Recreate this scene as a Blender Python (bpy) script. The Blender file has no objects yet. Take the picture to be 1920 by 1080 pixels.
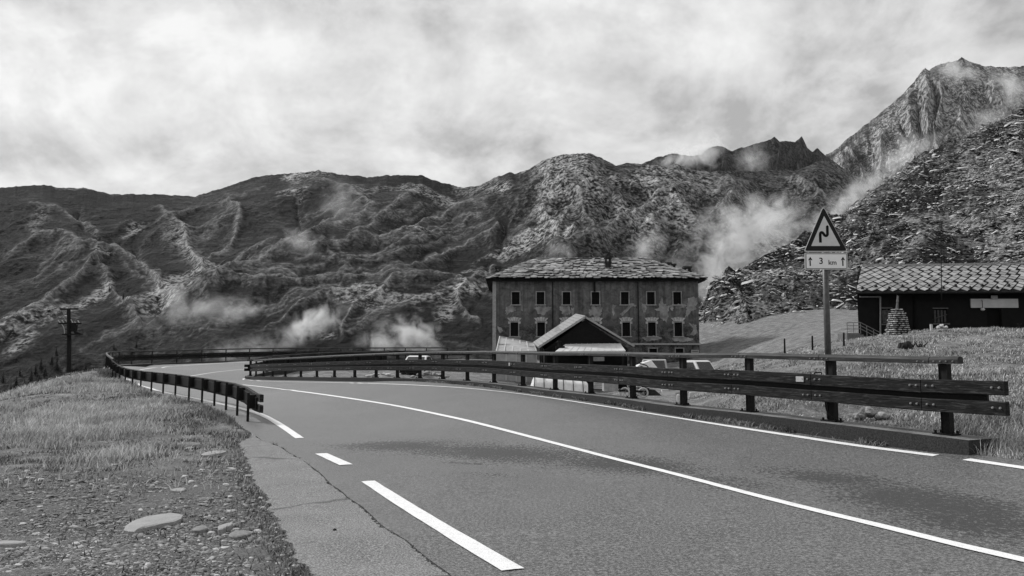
import bpy, bmesh, math, random
import numpy as np
from mathutils import Vector, Matrix
R = math.radians
random.seed(7); rng = np.random.default_rng(7)
C = bpy.context.scene.collection

# ---------------------------------------------------------------- camera, sky, sun, exposure
CAM_Z, PITCH, FPX = 1.5, R(5.4), 1450.0
cam = bpy.data.cameras.new('camera'); cam.lens = 36*FPX/1920; cam.clip_start = .05; cam.clip_end = 12000
camo = bpy.data.objects.new('camera', cam); C.objects.link(camo)
camo.location = (0, 0, CAM_Z); camo.rotation_euler = (R(90)+PITCH, 0, 0)
sc = bpy.context.scene; sc.camera = camo
SUN_EL, SUN_AZ = 40, -52          # degrees above horizon; degrees from +Y (minus = left)
w = bpy.data.worlds.new('World'); sc.world = w; w.use_nodes = True
nt = w.node_tree; nt.nodes.clear()
def nn(t, **k):
    n = nt.nodes.new(t)
    for a, b in k.items(): setattr(n, a, b)
    return n
def ln(a, b): nt.links.new(a, b)
def wmath(op, a, b=None, c=None, clamp=False):
    n = nn('ShaderNodeMath', operation=op); n.use_clamp = clamp
    for i, v in enumerate((a, b, c)):
        if v is None: continue
        if isinstance(v, (int, float)): n.inputs[i].default_value = v
        else: ln(v, n.inputs[i])
    return n.outputs[0]
sky = nn('ShaderNodeTexSky', sky_type='NISHITA'); sky.sun_disc = False
sky.sun_elevation = R(SUN_EL); sky.sun_rotation = R(SUN_AZ); sky.altitude = 2000
bw = nn('ShaderNodeRGBToBW'); ln(sky.outputs[0], bw.inputs[0])
tc = nn('ShaderNodeTexCoord'); sep = nn('ShaderNodeSeparateXYZ'); ln(tc.outputs['Generated'], sep.inputs[0])
zz = wmath('MAXIMUM', sep.outputs[2], 0.0); den = wmath('ADD', wmath('MULTIPLY', zz, .8), .5)
comb = nn('ShaderNodeCombineXYZ'); ln(wmath('DIVIDE', sep.outputs[0], den), comb.inputs[0]); ln(wmath('DIVIDE', sep.outputs[1], den), comb.inputs[1])
def cloudnoise(scale, det, rough, off, dist=.6):
    mp = nn('ShaderNodeMapping'); ln(comb.outputs[0], mp.inputs[0]); mp.inputs['Location'].default_value = off
    n = nn('ShaderNodeTexNoise'); n.inputs['Scale'].default_value = scale; n.inputs['Detail'].default_value = det
    n.inputs['Roughness'].default_value = rough; n.inputs['Distortion'].default_value = dist
    ln(mp.outputs[0], n.inputs[0]); return n.outputs[0]
n1 = cloudnoise(1.5, 12, .58, (3.1, 1.7, 0), .15); n2 = cloudnoise(4.2, 12, .6, (9.0, 4.0, 0), .25); n3 = cloudnoise(11, 8, .62, (2.0, 7.0, 0), .3)
def sharp(v, a, b):
    q = nn('ShaderNodeMapRange', interpolation_type='SMOOTHERSTEP'); ln(v, q.inputs[0]); q.inputs[1].default_value = a; q.inputs[2].default_value = b; return q.outputs[0]
n2s = cloudnoise(4.2, 12, .6, (9.0-.045, 4.0+.05, 0), .25); n1s = cloudnoise(1.5, 12, .58, (3.1-.09, 1.7+.10, 0), .15)
relief = wmath('ADD', wmath('MULTIPLY', wmath('SUBTRACT', n2, n2s), .42), wmath('MULTIPLY', wmath('SUBTRACT', n1, n1s), .45))
cl = wmath('ADD', wmath('ADD', wmath('ADD', wmath('MULTIPLY', n1, .46), wmath('MULTIPLY', n2, .30)), wmath('MULTIPLY', n3, .14)), wmath('ADD', relief, wmath('MULTIPLY', wmath('SUBTRACT', sharp(n2, .38, .62), -.9), .045)))
# large soft banks: direction (x/y, z/y), sizes, amount
ax = wmath('DIVIDE', sep.outputs[0], wmath('MAXIMUM', sep.outputs[1], .05)); az = wmath('DIVIDE', sep.outputs[2], wmath('MAXIMUM', sep.outputs[1], .05))
bank = None
def dirp(px, py): return ((px-960)/1450*.99, (677-py)/1450*1.02)
for (px, py, sx, sy, am) in ((110,150,130,45,.035),(60,240,160,40,-.03),(520,95,130,45,.05),(330,225,160,40,.04),(420,160,120,30,-.03),(1205,225,55,24,.09),(1060,80,130,35,.06),
                             (1290,110,80,30,.05),(1470,215,230,90,-.15),(700,290,140,25,.07),(640,40,200,30,-.05),(170,300,150,25,-.05),(1760,60,160,60,.0),
                             (1700,200,120,90,-.07),(330,340,100,20,.05),(830,160,120,70,-.02)):
    u, v = dirp(px, py)
    e = wmath('ADD', wmath('POWER', wmath('ABSOLUTE', wmath('DIVIDE', wmath('SUBTRACT', ax, u), sx/1450)), 2), wmath('POWER', wmath('ABSOLUTE', wmath('DIVIDE', wmath('SUBTRACT', az, v), sy/1450)), 2))
    g = wmath('MULTIPLY', wmath('EXPONENT', wmath('MULTIPLY', e, -1)), am)
    bank = g if bank is None else wmath('ADD', bank, g)
cl = wmath('ADD', cl, bank)
ramp = nn('ShaderNodeValToRGB'); ln(cl, ramp.inputs[0])
cr = ramp.color_ramp; cr.elements[0].position = .33; cr.elements[0].color = (.36,.36,.36,1); cr.elements[1].position = .66; cr.elements[1].color = (.74,.74,.74,1)
e = cr.elements.new(.47); e.color = (.54,.54,.54,1); e = cr.elements.new(.56); e.color = (.63,.63,.63,1)
skyc = wmath('ADD', wmath('MULTIPLY', wmath('MINIMUM', bw.outputs[0], 12.0), .12), 8.2)
fin = wmath('MULTIPLY', skyc, ramp.outputs[0])
bg = nn('ShaderNodeBackground'); ln(fin, bg.inputs[0]); bg.inputs[1].default_value = .06
out = nn('ShaderNodeOutputWorld'); ln(bg.outputs[0], out.inputs[0])
sl = bpy.data.lights.new('sun', 'SUN'); sl.energy = 1.5; sl.angle = R(10); sl.color = (1,1,1)
so = bpy.data.objects.new('sun', sl); C.objects.link(so)
sd = Vector((math.sin(R(SUN_AZ))*math.cos(R(SUN_EL)), math.cos(R(SUN_AZ))*math.cos(R(SUN_EL)), math.sin(R(SUN_EL))))
so.rotation_euler = sd.to_track_quat('Z', 'Y').to_euler(); so.location = (0, 0, 60)
sc.view_settings.view_transform = 'Standard'; sc.view_settings.look = 'None'; sc.view_settings.exposure = 1.28; sc.view_settings.gamma = 1
sc.view_settings.use_curve_mapping = False
sc.cycles.volume_step_rate = 2.0; sc.cycles.volume_max_steps = 64; sc.cycles.max_bounces = 5; sc.cycles.volume_bounces = 2

# ---------------------------------------------------------------- helpers
CP, SP = math.cos(PITCH), math.sin(PITCH)
def ray(px, py):
    a = (px-960)/FPX; b = (540-py)/FPX
    Y = CP - b*SP
    return a/Y, (SP + b*CP)/Y            # X/Y, (Z-cam)/Y
def P(px, py, Y):
    u, v = ray(px, py); return np.array((u*Y, Y, CAM_Z + v*Y))
def PX(px, Y, z):                         # point seen in column px at depth Y and height z
    v = (z-CAM_Z)/Y; b = (v*CP - SP)/(CP + v*SP)
    return np.array(((px-960)/FPX/(CP-b*SP)*Y, Y, z))
def proj(X, Y, Z):
    f = Y*CP + (Z-CAM_Z)*SP; u = -Y*SP + (Z-CAM_Z)*CP
    return 960 + FPX*X/f, 540 - FPX*u/f

def _h(ix, iy, s):
    n = (ix*374761393 + iy*668265263 + s*974634777) & 0xffffffff
    n = ((n ^ (n >> 13))*1274126177) & 0xffffffff
    return ((n ^ (n >> 16)) & 0xffff)/65535.0*6.2831853
def perlin(x, y, s=0):
    x = np.asarray(x, float); y = np.asarray(y, float)
    ix = np.floor(x).astype(np.int64); iy = np.floor(y).astype(np.int64); fx = x-ix; fy = y-iy
    u = fx*fx*fx*(fx*(fx*6-15)+10); v = fy*fy*fy*(fy*(fy*6-15)+10)
    def g(i, j):
        a = _h(ix+i, iy+j, s); return np.cos(a)*(fx-i) + np.sin(a)*(fy-j)
    a = g(0,0)*(1-u) + g(1,0)*u; b = g(0,1)*(1-u) + g(1,1)*u
    return (a*(1-v) + b*v)*1.5
def fbm(x, y, o=5, s=0, r=.5):
    t = 0; a = 1; f = 1
    for i in range(o): t = t + a*perlin(x*f, y*f, s+i*17); a *= r; f *= 2.03
    return t
def ridged(x, y, o=5, s=0, r=.5):
    t = 0; a = 1; f = 1; w_ = 1
    for i in range(o):
        n = 1-np.abs(perlin(x*f, y*f, s+i*17))*1.35; n = n*n; t = t + a*n*w_; w_ = np.clip(n*1.6, 0, 1); a *= r; f *= 2.07
    return t
def sstep(a, b, x):
    t = np.clip((x-a)/(b-a), 0, 1); return t*t*(3-2*t)

def tag(o, label=None, cat=None, group=None, kind=None):
    if label: o['label'] = label
    if cat: o['category'] = cat
    if group: o['group'] = group
    if kind: o['kind'] = kind
    return o
def thing(name, label, cat, loc, group=None):
    o = bpy.data.objects.new(name, None); o.empty_display_size = .2; C.objects.link(o); o.location = tuple(float(v) for v in loc)
    return tag(o, label, cat, group)
def root_of(o):
    while o.parent: o = o.parent
    return o
def arr_obj(name, V, F, mat, parent=None, smooth=False):
    """V (n,3); F list of tuples or (m,k) array."""
    V = np.asarray(V, np.float64).reshape(-1, 3)
    if parent is not None: V = V - np.array(root_of(parent).location)
    me = bpy.data.meshes.new(name)
    if isinstance(F, np.ndarray):
        m, k = F.shape
        me.vertices.add(len(V)); me.vertices.foreach_set('co', V.astype(np.float32).ravel())
        me.loops.add(m*k); me.loops.foreach_set('vertex_index', F.astype(np.int32).ravel())
        me.polygons.add(m); me.polygons.foreach_set('loop_start', np.arange(0, m*k, k, dtype=np.int32))
        try: me.polygons.foreach_set('loop_total', np.full(m, k, np.int32))
        except Exception: pass
        me.update(calc_edges=True)
    else:
        me.from_pydata([tuple(v) for v in V], [], [tuple(int(i) for i in f) for f in F]); me.update()
    if smooth: me.polygons.foreach_set('use_smooth', [True]*len(me.polygons))
    if mat: me.materials.append(mat)
    o = bpy.data.objects.new(name, me); C.objects.link(o)
    if parent is not None: o.parent = parent
    return o
class MB:
    def __init__(s): s.v = []; s.f = []
    def add(s, V, F):
        n = len(s.v); s.v += [tuple(float(c) for c in v) for v in V]; s.f += [tuple(i+n for i in f) for f in F]
    def obox(s, c, ax, ay, az):
        c, ax, ay, az = (np.array(q, float) for q in (c, ax, ay, az))
        V = [c+i*ax+j*ay+k*az for k in (-1,1) for j in (-1,1) for i in (-1,1)]
        s.add(V, [(0,2,3,1),(4,5,7,6),(0,1,5,4),(2,6,7,3),(0,4,6,2),(1,3,7,5)])
    def box(s, x0, x1, y0, y1, z0, z1):
        s.obox(((x0+x1)/2,(y0+y1)/2,(z0+z1)/2), ((x1-x0)/2,0,0), (0,(y1-y0)/2,0), (0,0,(z1-z0)/2))
    def beam(s, a, b, wd, ht, up=(0,0,1)):
        a = np.array(a, float); b = np.array(b, float); d = b-a; L = np.linalg.norm(d); d = d/L
        side = np.cross(d, up); side /= np.linalg.norm(side); u = np.cross(side, d)
        s.obox((a+b)/2, d*L/2, side*wd/2, u*ht/2)
    def cyl(s, a, b, r0, r1=None, n=10):
        r1 = r0 if r1 is None else r1
        a = np.array(a, float); b = np.array(b, float); d = b-a; d /= np.linalg.norm(d)
        t = np.array((1,0,0)) if abs(d[0]) < .8 else np.array((0,1,0)); p = np.cross(d, t); p /= np.linalg.norm(p); q = np.cross(d, p)
        V = [a + r0*(math.cos(6.28318*i/n)*p + math.sin(6.28318*i/n)*q) for i in range(n)] + [b + r1*(math.cos(6.28318*i/n)*p + math.sin(6.28318*i/n)*q) for i in range(n)]
        s.add(V, [(i, (i+1)%n, n+(i+1)%n, n+i) for i in range(n)] + [tuple(range(n-1,-1,-1)), tuple(range(n, 2*n))])
    def tube(s, pts, r, n=8):
        for a, b in zip(pts[:-1], pts[1:]): s.cyl(a, b, r, r, n)
    def prism(s, poly, vec):
        n = len(poly); poly = [np.array(p, float) for p in poly]; vec = np.array(vec, float)
        s.add(poly + [p+vec for p in poly], [tuple(range(n-1,-1,-1)), tuple(range(n,2*n))] + [(i,(i+1)%n,n+(i+1)%n,n+i) for i in range(n)])
    def build(s, name, mat, parent=None, smooth=False, bevel=0):
        o = arr_obj(name, s.v, s.f, mat, parent, smooth)
        bm = bmesh.new(); bm.from_mesh(o.data); bmesh.ops.recalc_face_normals(bm, faces=bm.faces)
        if bevel: bmesh.ops.bevel(bm, geom=bm.edges[:], offset=bevel, segments=1, affect='EDGES')
        bm.to_mesh(o.data); bm.free(); return o

# ---------------------------------------------------------------- materials (all neutral greys: a black-and-white photograph)
class NT:
    def __init__(s, name):
        s.m = bpy.data.materials.new(name); s.m.use_nodes = True; s.t = s.m.node_tree; s.b = s.t.nodes['Principled BSDF']
        s.b.inputs['Specular IOR Level'].default_value = .12
    def n(s, t, **k):
        q = s.t.nodes.new(t)
        for a, b in k.items(): setattr(q, a, b)
        return q
    def l(s, a, b): s.t.links.new(a, b)
    def co(s, kind='Object', scale=(1,1,1), rot=(0,0,0)):
        t = s.n('ShaderNodeTexCoord')
        src = s.n('ShaderNodeNewGeometry').outputs['Position'] if kind == 'World' else t.outputs[kind]
        mp = s.n('ShaderNodeMapping'); s.l(src, mp.inputs[0]); mp.inputs['Scale'].default_value = scale; mp.inputs['Rotation'].default_value = rot
        return mp.outputs[0]
    def noise(s, co, scale, det=6, rough=.55, dist=0):
        q = s.n('ShaderNodeTexNoise'); s.l(co, q.inputs[0]); q.inputs['Scale'].default_value = scale; q.inputs['Detail'].default_value = det
        q.inputs['Roughness'].default_value = rough; q.inputs['Distortion'].default_value = dist; return q.outputs[0]
    def vor(s, co, scale, feat='F1', out='Distance'):
        q = s.n('ShaderNodeTexVoronoi', feature=feat); s.l(co, q.inputs['Vector']); q.inputs['Scale'].default_value = scale; return q.outputs[out]
    def math(s, op, a, b=None, clamp=False):
        q = s.n('ShaderNodeMath', operation=op); q.use_clamp = clamp
        for i, v in enumerate((a, b)):
            if v is None: continue
            if isinstance(v, (int, float)): q.inputs[i].default_value = v
            else: s.l(v, q.inputs[i])
        return q.outputs[0]
    def ramp(s, f, stops):
        q = s.n('ShaderNodeValToRGB'); s.l(f, q.inputs[0]); e = q.color_ramp.elements
        while len(e) < len(stops): e.new(.5)
        for i, (p, v) in enumerate(stops): e[i].position = p; e[i].color = (v, v, v, 1)
        return q.outputs[0]
    def mix(s, f, a, b):
        q = s.n('ShaderNodeMix', data_type='RGBA')
        for i, v in ((0, f), (6, a), (7, b)):
            if isinstance(v, (int, float)): q.inputs[i].default_value = v if i == 0 else (v, v, v, 1)
            else: s.l(v, q.inputs[i])
        return q.outputs[2]
    def bump(s, h, strength, dist=.02, prev=None):
        q = s.n('ShaderNodeBump'); s.l(h, q.inputs['Height']); q.inputs['Strength'].default_value = strength; q.inputs['Distance'].default_value = dist
        if prev is not None: s.l(prev, q.inputs['Normal'])
        s.l(q.outputs[0], s.b.inputs['Normal']); return q.outputs[0]
    def attr(s, name):
        q = s.n('ShaderNodeAttribute'); q.attribute_name = name; return q.outputs['Fac']
    def island(s): return s.n('ShaderNodeNewGeometry').outputs['Random Per Island']
    def col(s, c):
        if isinstance(c, (int, float)): s.b.inputs['Base Color'].default_value = (c, c, c, 1)
        else: s.l(c, s.b.inputs['Base Color'])
    def rough(s, r):
        if isinstance(r, (int, float)): s.b.inputs['Roughness'].default_value = r
        else: s.l(r, s.b.inputs['Roughness'])
def simple(name, a, b=None, scale=8, rough=.7, bump=.2, spec=.1, metal=0, stretch=(1,1,1), det=6, dist=.01):
    k = NT(name); b = a*1.25 if b is None else b
    co = k.co('Object', stretch); n = k.noise(co, scale, det, .6)
    k.col(k.ramp(n, ((.3, a), (.7, b)))); k.rough(rough); k.b.inputs['Specular IOR Level'].default_value = spec; k.b.inputs['Metallic'].default_value = metal
    if bump: k.bump(n, bump, dist)
    return k.m
M = {}
M['post'] = simple('galvanised post', .010, .02, 12, .65, .1)
k = NT('weathered timber'); co = k.co('Generated', (1,1,1)); ow = k.co('World', (1.2,1.2,14)); n = k.noise(ow, 3, 8, .65, .8)
k.col(k.ramp(n, ((.35, .005), (.52, .016), (.7, .07)))); k.rough(.75); k.bump(n, .5, .012); M['timber'] = k.m
k = NT('weathered timber top rail'); ow = k.co('World', (1,1,8)); n = k.noise(ow, 3, 8, .65, .8)
k.col(k.ramp(n, ((.3, .012), (.6, .05), (.8, .13)))); k.rough(.6); k.bump(n, .4, .01); M['handrail'] = k.m
M['steel'] = simple('dark steel', .007, .012, 20, .5, .05)
M['bolt'] = simple('zinc bolt', .18, .3, 30, .4, 0, .5)
M['plate'] = simple('pale reflector', .35, .5, 30, .5, .1)

# ---------------------------------------------------------------- height field of the near ground (metres), thin-plate through surveyed spots
def zz_(py, d): return CAM_Z + ray(960, py)[1]*d
KERB = [(1775,11.1,815),(1560,13.0,790),(1405,14.6,772),(1280,16.35,760),(1185,18.7,747),(1106,20.5,738),(1039.5,22.6,731),(979,25,723.5),(925,27,717.5),(875,29,714),
        (829,30.7,711),(786,32.4,709.5),(744,33.9,708.7),(704,35.2,708.2),(664,36.9,707.8),(626,39.0,707.4),(593,41.2,707.1),(563,43.3,706.9),(534,45.3,706.6),(510,47.4,706.3),(493,49.6,706),(479,51.8,706)]
KX = []
ds = np.array([q[1] for q in KERB]); dsm = ds.copy(); dsm[1:-1] = (ds[:-2]+ds[1:-1]*2+ds[2:])/4
for (px, d, py), dd in zip(KERB, dsm): KX.append(P(px, py, dd))
KX = np.array(KX)                                     # kerb-top points at the posts
KH = .19
def catmull(pts, step=None, n=None):
    p = np.array(pts, float); q = np.vstack([2*p[0]-p[1], p, 2*p[-1]-p[-2]]); out = []
    for i in range(1, len(q)-2):
        t = np.linspace(0, 1, 24, endpoint=False)[:, None]; a, b, c, d = q[i-1], q[i], q[i+1], q[i+2]
        out.append(.5*((2*b) + (c-a)*t + (2*a-5*b+4*c-d)*t*t + (3*b-a-3*c+d)*t**3))
    out = np.vstack(out + [p[-1:]]); L = np.concatenate([[0], np.cumsum(np.linalg.norm(np.diff(out, axis=0), axis=1))])
    s = np.linspace(0, L[-1], n) if n else np.arange(0, L[-1]+1e-6, step)
    return np.stack([np.interp(s, L, out[:, j]) for j in range(p.shape[1])], 1)
def inpoly(x, y, poly):
    ins = np.zeros(x.shape, bool); n = len(poly)
    for i in range(n):
        x0, y0 = poly[i]; x1, y1 = poly[(i+1)%n]
        if y0 == y1: continue
        c = ((y0 > y) != (y1 > y)) & (x < (x1-x0)*(y-y0)/(y1-y0)+x0); ins ^= c
    return ins
def offset_path(pts, off):
    p = np.asarray(pts, float); t = np.gradient(p[:, :2], axis=0); t /= np.linalg.norm(t, axis=1)[:, None]
    o = p.copy(); o[:, 0] += -t[:, 1]*off; o[:, 1] += t[:, 0]*off; return o

# outer rail: round the outside of the bend
OP = [(465,19.5,810),(445,21.3,799),(424,23.1,789),(402,24.8,778),(379,26.5,767),(354.5,28.2,757),(329,29.8,751),(306,31.4,746),(284,32.9,741),(264,34.4,736)]
o_pts = [P(a_, c_, b_) for a_, b_, c_ in OP]
o_more = catmull([o_pts[-1], P(247,728,36.2), P(230,720,38.4), P(217,712.5,41), P(208,705.5,44), P(202,700,47), P(199,695,50.5), P(199,690.5,54), P(206,687,57.5), P(222,685,60.5), P(247,683.5,62.6), P(287,682,64.5), P(340,680,66), P(394,678.2,67.2), P(470,676,69), P(560,674.6,70.5), P(690,673.6,72.5), P(800,672.9,74), P(905,672.4,75.2)], step=2.0)
o_all = np.vstack([o_pts[:-1], o_more])
# feet follow the beam line measured in the photograph (beam top 0.775 above the foot reference)
bt = {465:738.5,445:723,424:718.5,402:714.5,379:710.5,354.5:706.5,329:703,306:700.5,284:698.3,264:696.2}
for i, (a_, b_, c_) in enumerate(OP): 
    o_all[i][2] = P(a_, bt[a_], b_)[2] - .775
for i in range(9, 16): o_all[i][2] = o_all[i][2]*(i-9)/7 + (16-i)/7*(o_all[9][2] + (i-9)*.03)
zsm = o_all[:, 2].copy(); zsm[1:-1] = (zsm[:-2]+zsm[1:-1]*2+zsm[2:])/4; o_all[1:-1, 2] = zsm[1:-1]
ctl = []
for i, q in enumerate(KX): ctl.append((q[0], q[1], q[2]-KH))
def cp(px, py, d): q = P(px, py, d); ctl.append(tuple(q))
def cz(x, y, z): ctl.append((x, y, z))
_bk = offset_path(KX, -1.7); _bk2 = offset_path(KX, -4.0)
for i in range(3, 15):
    f_ = min(1, (i-2)/3)*min(1, (16-i)/4); ctl.append((_bk[i][0], _bk[i][1], KX[i][2]-.25-.30*f_)); ctl.append((_bk2[i][0], _bk2[i][1], KX[i][2]-.25-.5*f_))
_in = offset_path(o_all, -1.1); _in2 = offset_path(o_all, -3.2)
for i in range(14, len(o_all), 3):
    ctl.append((o_all[i][0], o_all[i][1], o_all[i][2]-.12)); ctl.append((_in[i][0], _in[i][1], o_all[i][2]-.12)); ctl.append((_in2[i][0], _in2[i][1], o_all[i][2]-.16 - .0*i))
for q in ((0,5,0),(0,1,-.03),(4,5,.13),(7.5,7.5,.30),(10,7,.33),(14,8,.45),(-2,10,-.04),(-4.36,16,-.1),(1,14,.12),(-7.4,22,.05),(-3,21,.28),(-10.5,28,.15),(-16,35,.2),(-8,33,.42),(-19.5,40,.38),(-14,42,.45),
          (-6,1,0),(-4,7,-.02),(-20,10,-.6),(-12,5,-.2),(0,-12,-.2),(14,-10,.3),(-25,-10,-2),(40,-12,2),
          (-22,60,.9),(-14,54,.72),(-9.5,60.5,1.05),(-4.5,64,1.2),(0,66,1.3),(-3,79,1.3),
          (0,45,-.2),(5,42,-.25),(9,50,-.2),(2,36,-.05),(-4,44,.2),(-8,50,.4),(-3,56,.5),(4,56,.1),(5,62,.5),(12,62,.4),(8,31,.0),(10,34,.2),(4,75,1.15),(12,76,1.1),(10,85,1.2),(0,85,1.2),(19,76,1.2),(14,60,.5),(16.5,68,.8),(20,84,1.8),
          (-35,60,-6),(-45,60,-14),(-28,70,-4),(-20,76,-3),(-12,80,-3),(-8,90,-4),(0,105,-4),(-30,100,-16),(-60,90,-30),(-60,40,-22),(-30,20,-4.5),(-28,33,-3.5),(-45,20,-10),(-30,5,-4),(-60,0,-15),(-33,48,-3),
          (25,120,7),(60,110,10),(60,60,6),(45,40,4),(40,20,3),(90,60,9),(100,0,6),(90,110,12),(-90,120,-50),(-90,0,-30)): cz(*q)
for q in ((0,900,9.5),(0,1080,5),(120,850,13),(300,800,18),(420,830,14.5),(190,697,43),(120,716,38),(60,738,32),(0,763,27),(205,722,37),(300,760,27),(200,760,27),(100,790,20),
          (1900,800,11.5),(1700,775,14.2),(1500,735,19),(1400,728,22),(1700,705,24),(1900,690,22),(1820,660,32),(1700,650,35),(1830,615,42),(1920,621,40),(1700,628,42),(1610,640,42),(1560,655,40),(1500,668,38),
          (1420,700,30),(1330,735,27),(1450,690,36),(1350,690,50),(1335,660,80),(1410,650,70),(1325,632,96),(1450,612,90),(1600,592,90),(1640,632,50),(1920,630,50),(1780,628,50),(1590,622,62)): cp(*q)
ctl = np.array(ctl)
def tps(r2): return .5*r2*np.log(np.maximum(r2, 1e-9))
_c = ctl[:, :2]/40.0
_K = tps(((_c[:, None]-_c[None])**2).sum(-1)) + np.eye(len(_c))*2e-4
_Pm = np.hstack([np.ones((len(_c), 1)), _c]); _A = np.block([[_K, _Pm], [_Pm.T, np.zeros((3, 3))]])
_w = np.linalg.solve(_A, np.concatenate([ctl[:, 2], np.zeros(3)]))
def H(x, y):
    x = np.asarray(x, float); y = np.asarray(y, float); sh = x.shape; q = np.stack([x.ravel(), y.ravel()], 1)/40.0; o = np.empty(len(q))
    for i in range(0, len(q), 20000):
        s = q[i:i+20000]; o[i:i+20000] = tps(((s[:, None]-_c[None])**2).sum(-1))@_w[:-3] + _w[-3] + s@_w[-2:]
    return o.reshape(sh)
def G(px, py, off=0.0, near=3.0, far=95.0):
    """first point of the near ground on the sight line through a spot"""
    u, v = ray(px, py); Y = np.linspace(near, far, 1400); h = H(u*Y, Y) + off - (CAM_Z + v*Y)
    k = np.argmax(h > 0); 
    if h[k] <= 0: k = len(Y)-1
    if k == 0: y = Y[0]
    else: y = Y[k-1] + (Y[k]-Y[k-1])*(-h[k-1])/(h[k]-h[k-1])
    return np.array((u*y, y, CAM_Z + v*y))
# ---------------------------------------------------------------- the road
O_ = [(6.8,-10),(1.9,.4),(-.35,5.4),(-2.12,9.6),(-3.95,13.6),(-6.1,17.9),(-8.1,21.9),(-11.4,27.6),(-14.9,32),(-19.0,37.5),(-22.8,43),(-26.2,48.3),(-28.8,54),(-29.5,59),(-27.6,63),(-22.3,66.6),(-14,70.2),(-6,73.8),(2,78)]
I_ = [(15.5,-9),(10.5,1.0),(6.9,7.6),(5.1,11.2),(3.9,14.2),(2.6,18.2),(1.2,22.2),(-1.4,27.4),(-5.2,33.0),(-9.3,38.2),(-13.5,43.9),(-16.6,48.8),(-18.1,51.6),(-18.2,53.6),(-16.8,55.6),(-13.6,58.6),(-9.5,61.5),(-4.5,64),(2,66.5)]
Oc = catmull(O_, n=19*16); Ic = catmull(I_, n=19*16)
# matched by station, not by length
def stations(pts, m=14):
    p = np.array(pts, float); q = np.vstack([2*p[0]-p[1], p, 2*p[-1]-p[-2]]); out = []
    for i in range(1, len(q)-2):
        t = np.linspace(0, 1, m, endpoint=False)[:, None]; a, b, c, d = q[i-1], q[i], q[i+1], q[i+2]
        out.append(.5*((2*b) + (c-a)*t + (2*a-5*b+4*c-d)*t*t + (3*b-a-3*c+d)*t**3))
    return np.vstack(out + [p[-1:]])
KPp = catmull(KX, step=.2)
for i in range(3, 13):
    j = int(np.argmin(np.hypot(KPp[:,0]-I_[i][0], KPp[:,1]-I_[i][1]))); I_[i] = (float(KPp[j,0])-.08, float(KPp[j,1])-.04)
_oe = offset_path(o_all, -.4)
for i in range(9, 18):
    j = int(np.argmin(np.hypot(_oe[:,0]-O_[i][0], _oe[:,1]-O_[i][1]))); O_[i] = (float(_oe[j,0]), float(_oe[j,1]))
I_[2] = (7.15, 7.6); I_[12] = (-17.6, 51.9)
So, Si = stations(O_), stations(I_)
_jit = np.array([0.0 if i < 14 else .04*float(perlin(i*.37, 3.3)) for i in range(len(So))])
So[:, 0] += _jit
na = 26
tt = np.linspace(0, 1, na)[None, :, None]
XY = So[:, None]*(1-tt) + Si[:, None]*tt
RZ = H(XY[..., 0], XY[..., 1])
V = np.concatenate([XY, RZ[..., None]], 2); ns = len(So)
ext = V[:, :1].copy(); ext[..., 2] -= .12; ext2 = V[:, -1:].copy(); ext2[..., 2] -= .12
V = np.concatenate([ext, V[:, :1], V, V[:, -1:], ext2], 1); nc = V.shape[1]
ii, jj = np.meshgrid(np.arange(ns-1), np.array([q for q in range(nc-1) if q not in (1, nc-3)]), indexing='ij'); a = ii*nc+jj
F = np.stack([a, a+1, a+nc+1, a+nc], -1).reshape(-1, 4)[:, ::-1]
k = NT('worn asphalt'); co = k.co('World'); fine = k.noise(co, 85, 2, .6); mid = k.noise(co, 34, 3, .7); big = k.noise(co, .55, 5, .6, .4)
base = k.ramp(k.math('ADD', k.math('MULTIPLY', fine, .5), k.math('MULTIPLY', mid, .5)), ((.38, .018), (.5, .075), (.6, .22)))
spk = k.ramp(k.vor(co, 120), ((.1, 1.0), (.22, 0))); 
c1 = k.mix(k.math('MULTIPLY', spk, .35), base, .24)
c2 = k.mix(k.ramp(big, ((.4, 0), (.65, .45))), c1, k.ramp(mid, ((.35, .045), (.62, .2))))
# dark tyre-worn damp patches across the road (shapes of their own)
sp_ = k.n('ShaderNodeSeparateXYZ'); k.l(co, sp_.inputs[0])
def blob(x, y, rx, ry, ang, am):
    ca, sa = math.cos(R(ang)), math.sin(R(ang))
    dx = k.math('SUBTRACT', sp_.outputs[0], x); dy = k.math('SUBTRACT', sp_.outputs[1], y)
    u_ = k.math('DIVIDE', k.math('ADD', k.math('MULTIPLY', dx, ca), k.math('MULTIPLY', dy, sa)), rx)
    v_ = k.math('DIVIDE', k.math('SUBTRACT', k.math('MULTIPLY', dy, ca), k.math('MULTIPLY', dx, sa)), ry)
    return k.math('MULTIPLY', k.math('EXPONENT', k.math('MULTIPLY', k.math('ADD', k.math('POWER', k.math('ABSOLUTE', u_), 2), k.math('POWER', k.math('ABSOLUTE', v_), 2)), -1)), am)
M['_k'] = k
def gpath(pts, off=0): return np.array([G(a_, b_, off) for a_, b_ in pts])
tot = None
for (p0, p1, ry, am) in (((650,834),(850,838),.55,1.0),((780,838),(1100,862),.6,1.0),((1050,858),(1290,884),.5,1.0),((1250,884),(1500,925),.45,.55),((1440,880),(1700,915),.38,.85),((1600,905),(1900,985),.5,1.0),((1700,940),(1960,1010),.5,.9),
                         ((830,866),(930,872),.06,.7),((880,886),(960,894),.14,.5)):
    A_, B_ = G(*p0), G(*p1); c_ = (A_+B_)/2; L_ = np.linalg.norm((B_-A_)[:2]); an = math.degrees(math.atan2((B_-A_)[1], (B_-A_)[0]))
    bl = blob(float(c_[0]), float(c_[1]), float(L_*.66), ry*1.55, an, am*1.15); tot = bl if tot is None else k.math('MAXIMUM', tot, bl)
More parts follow.
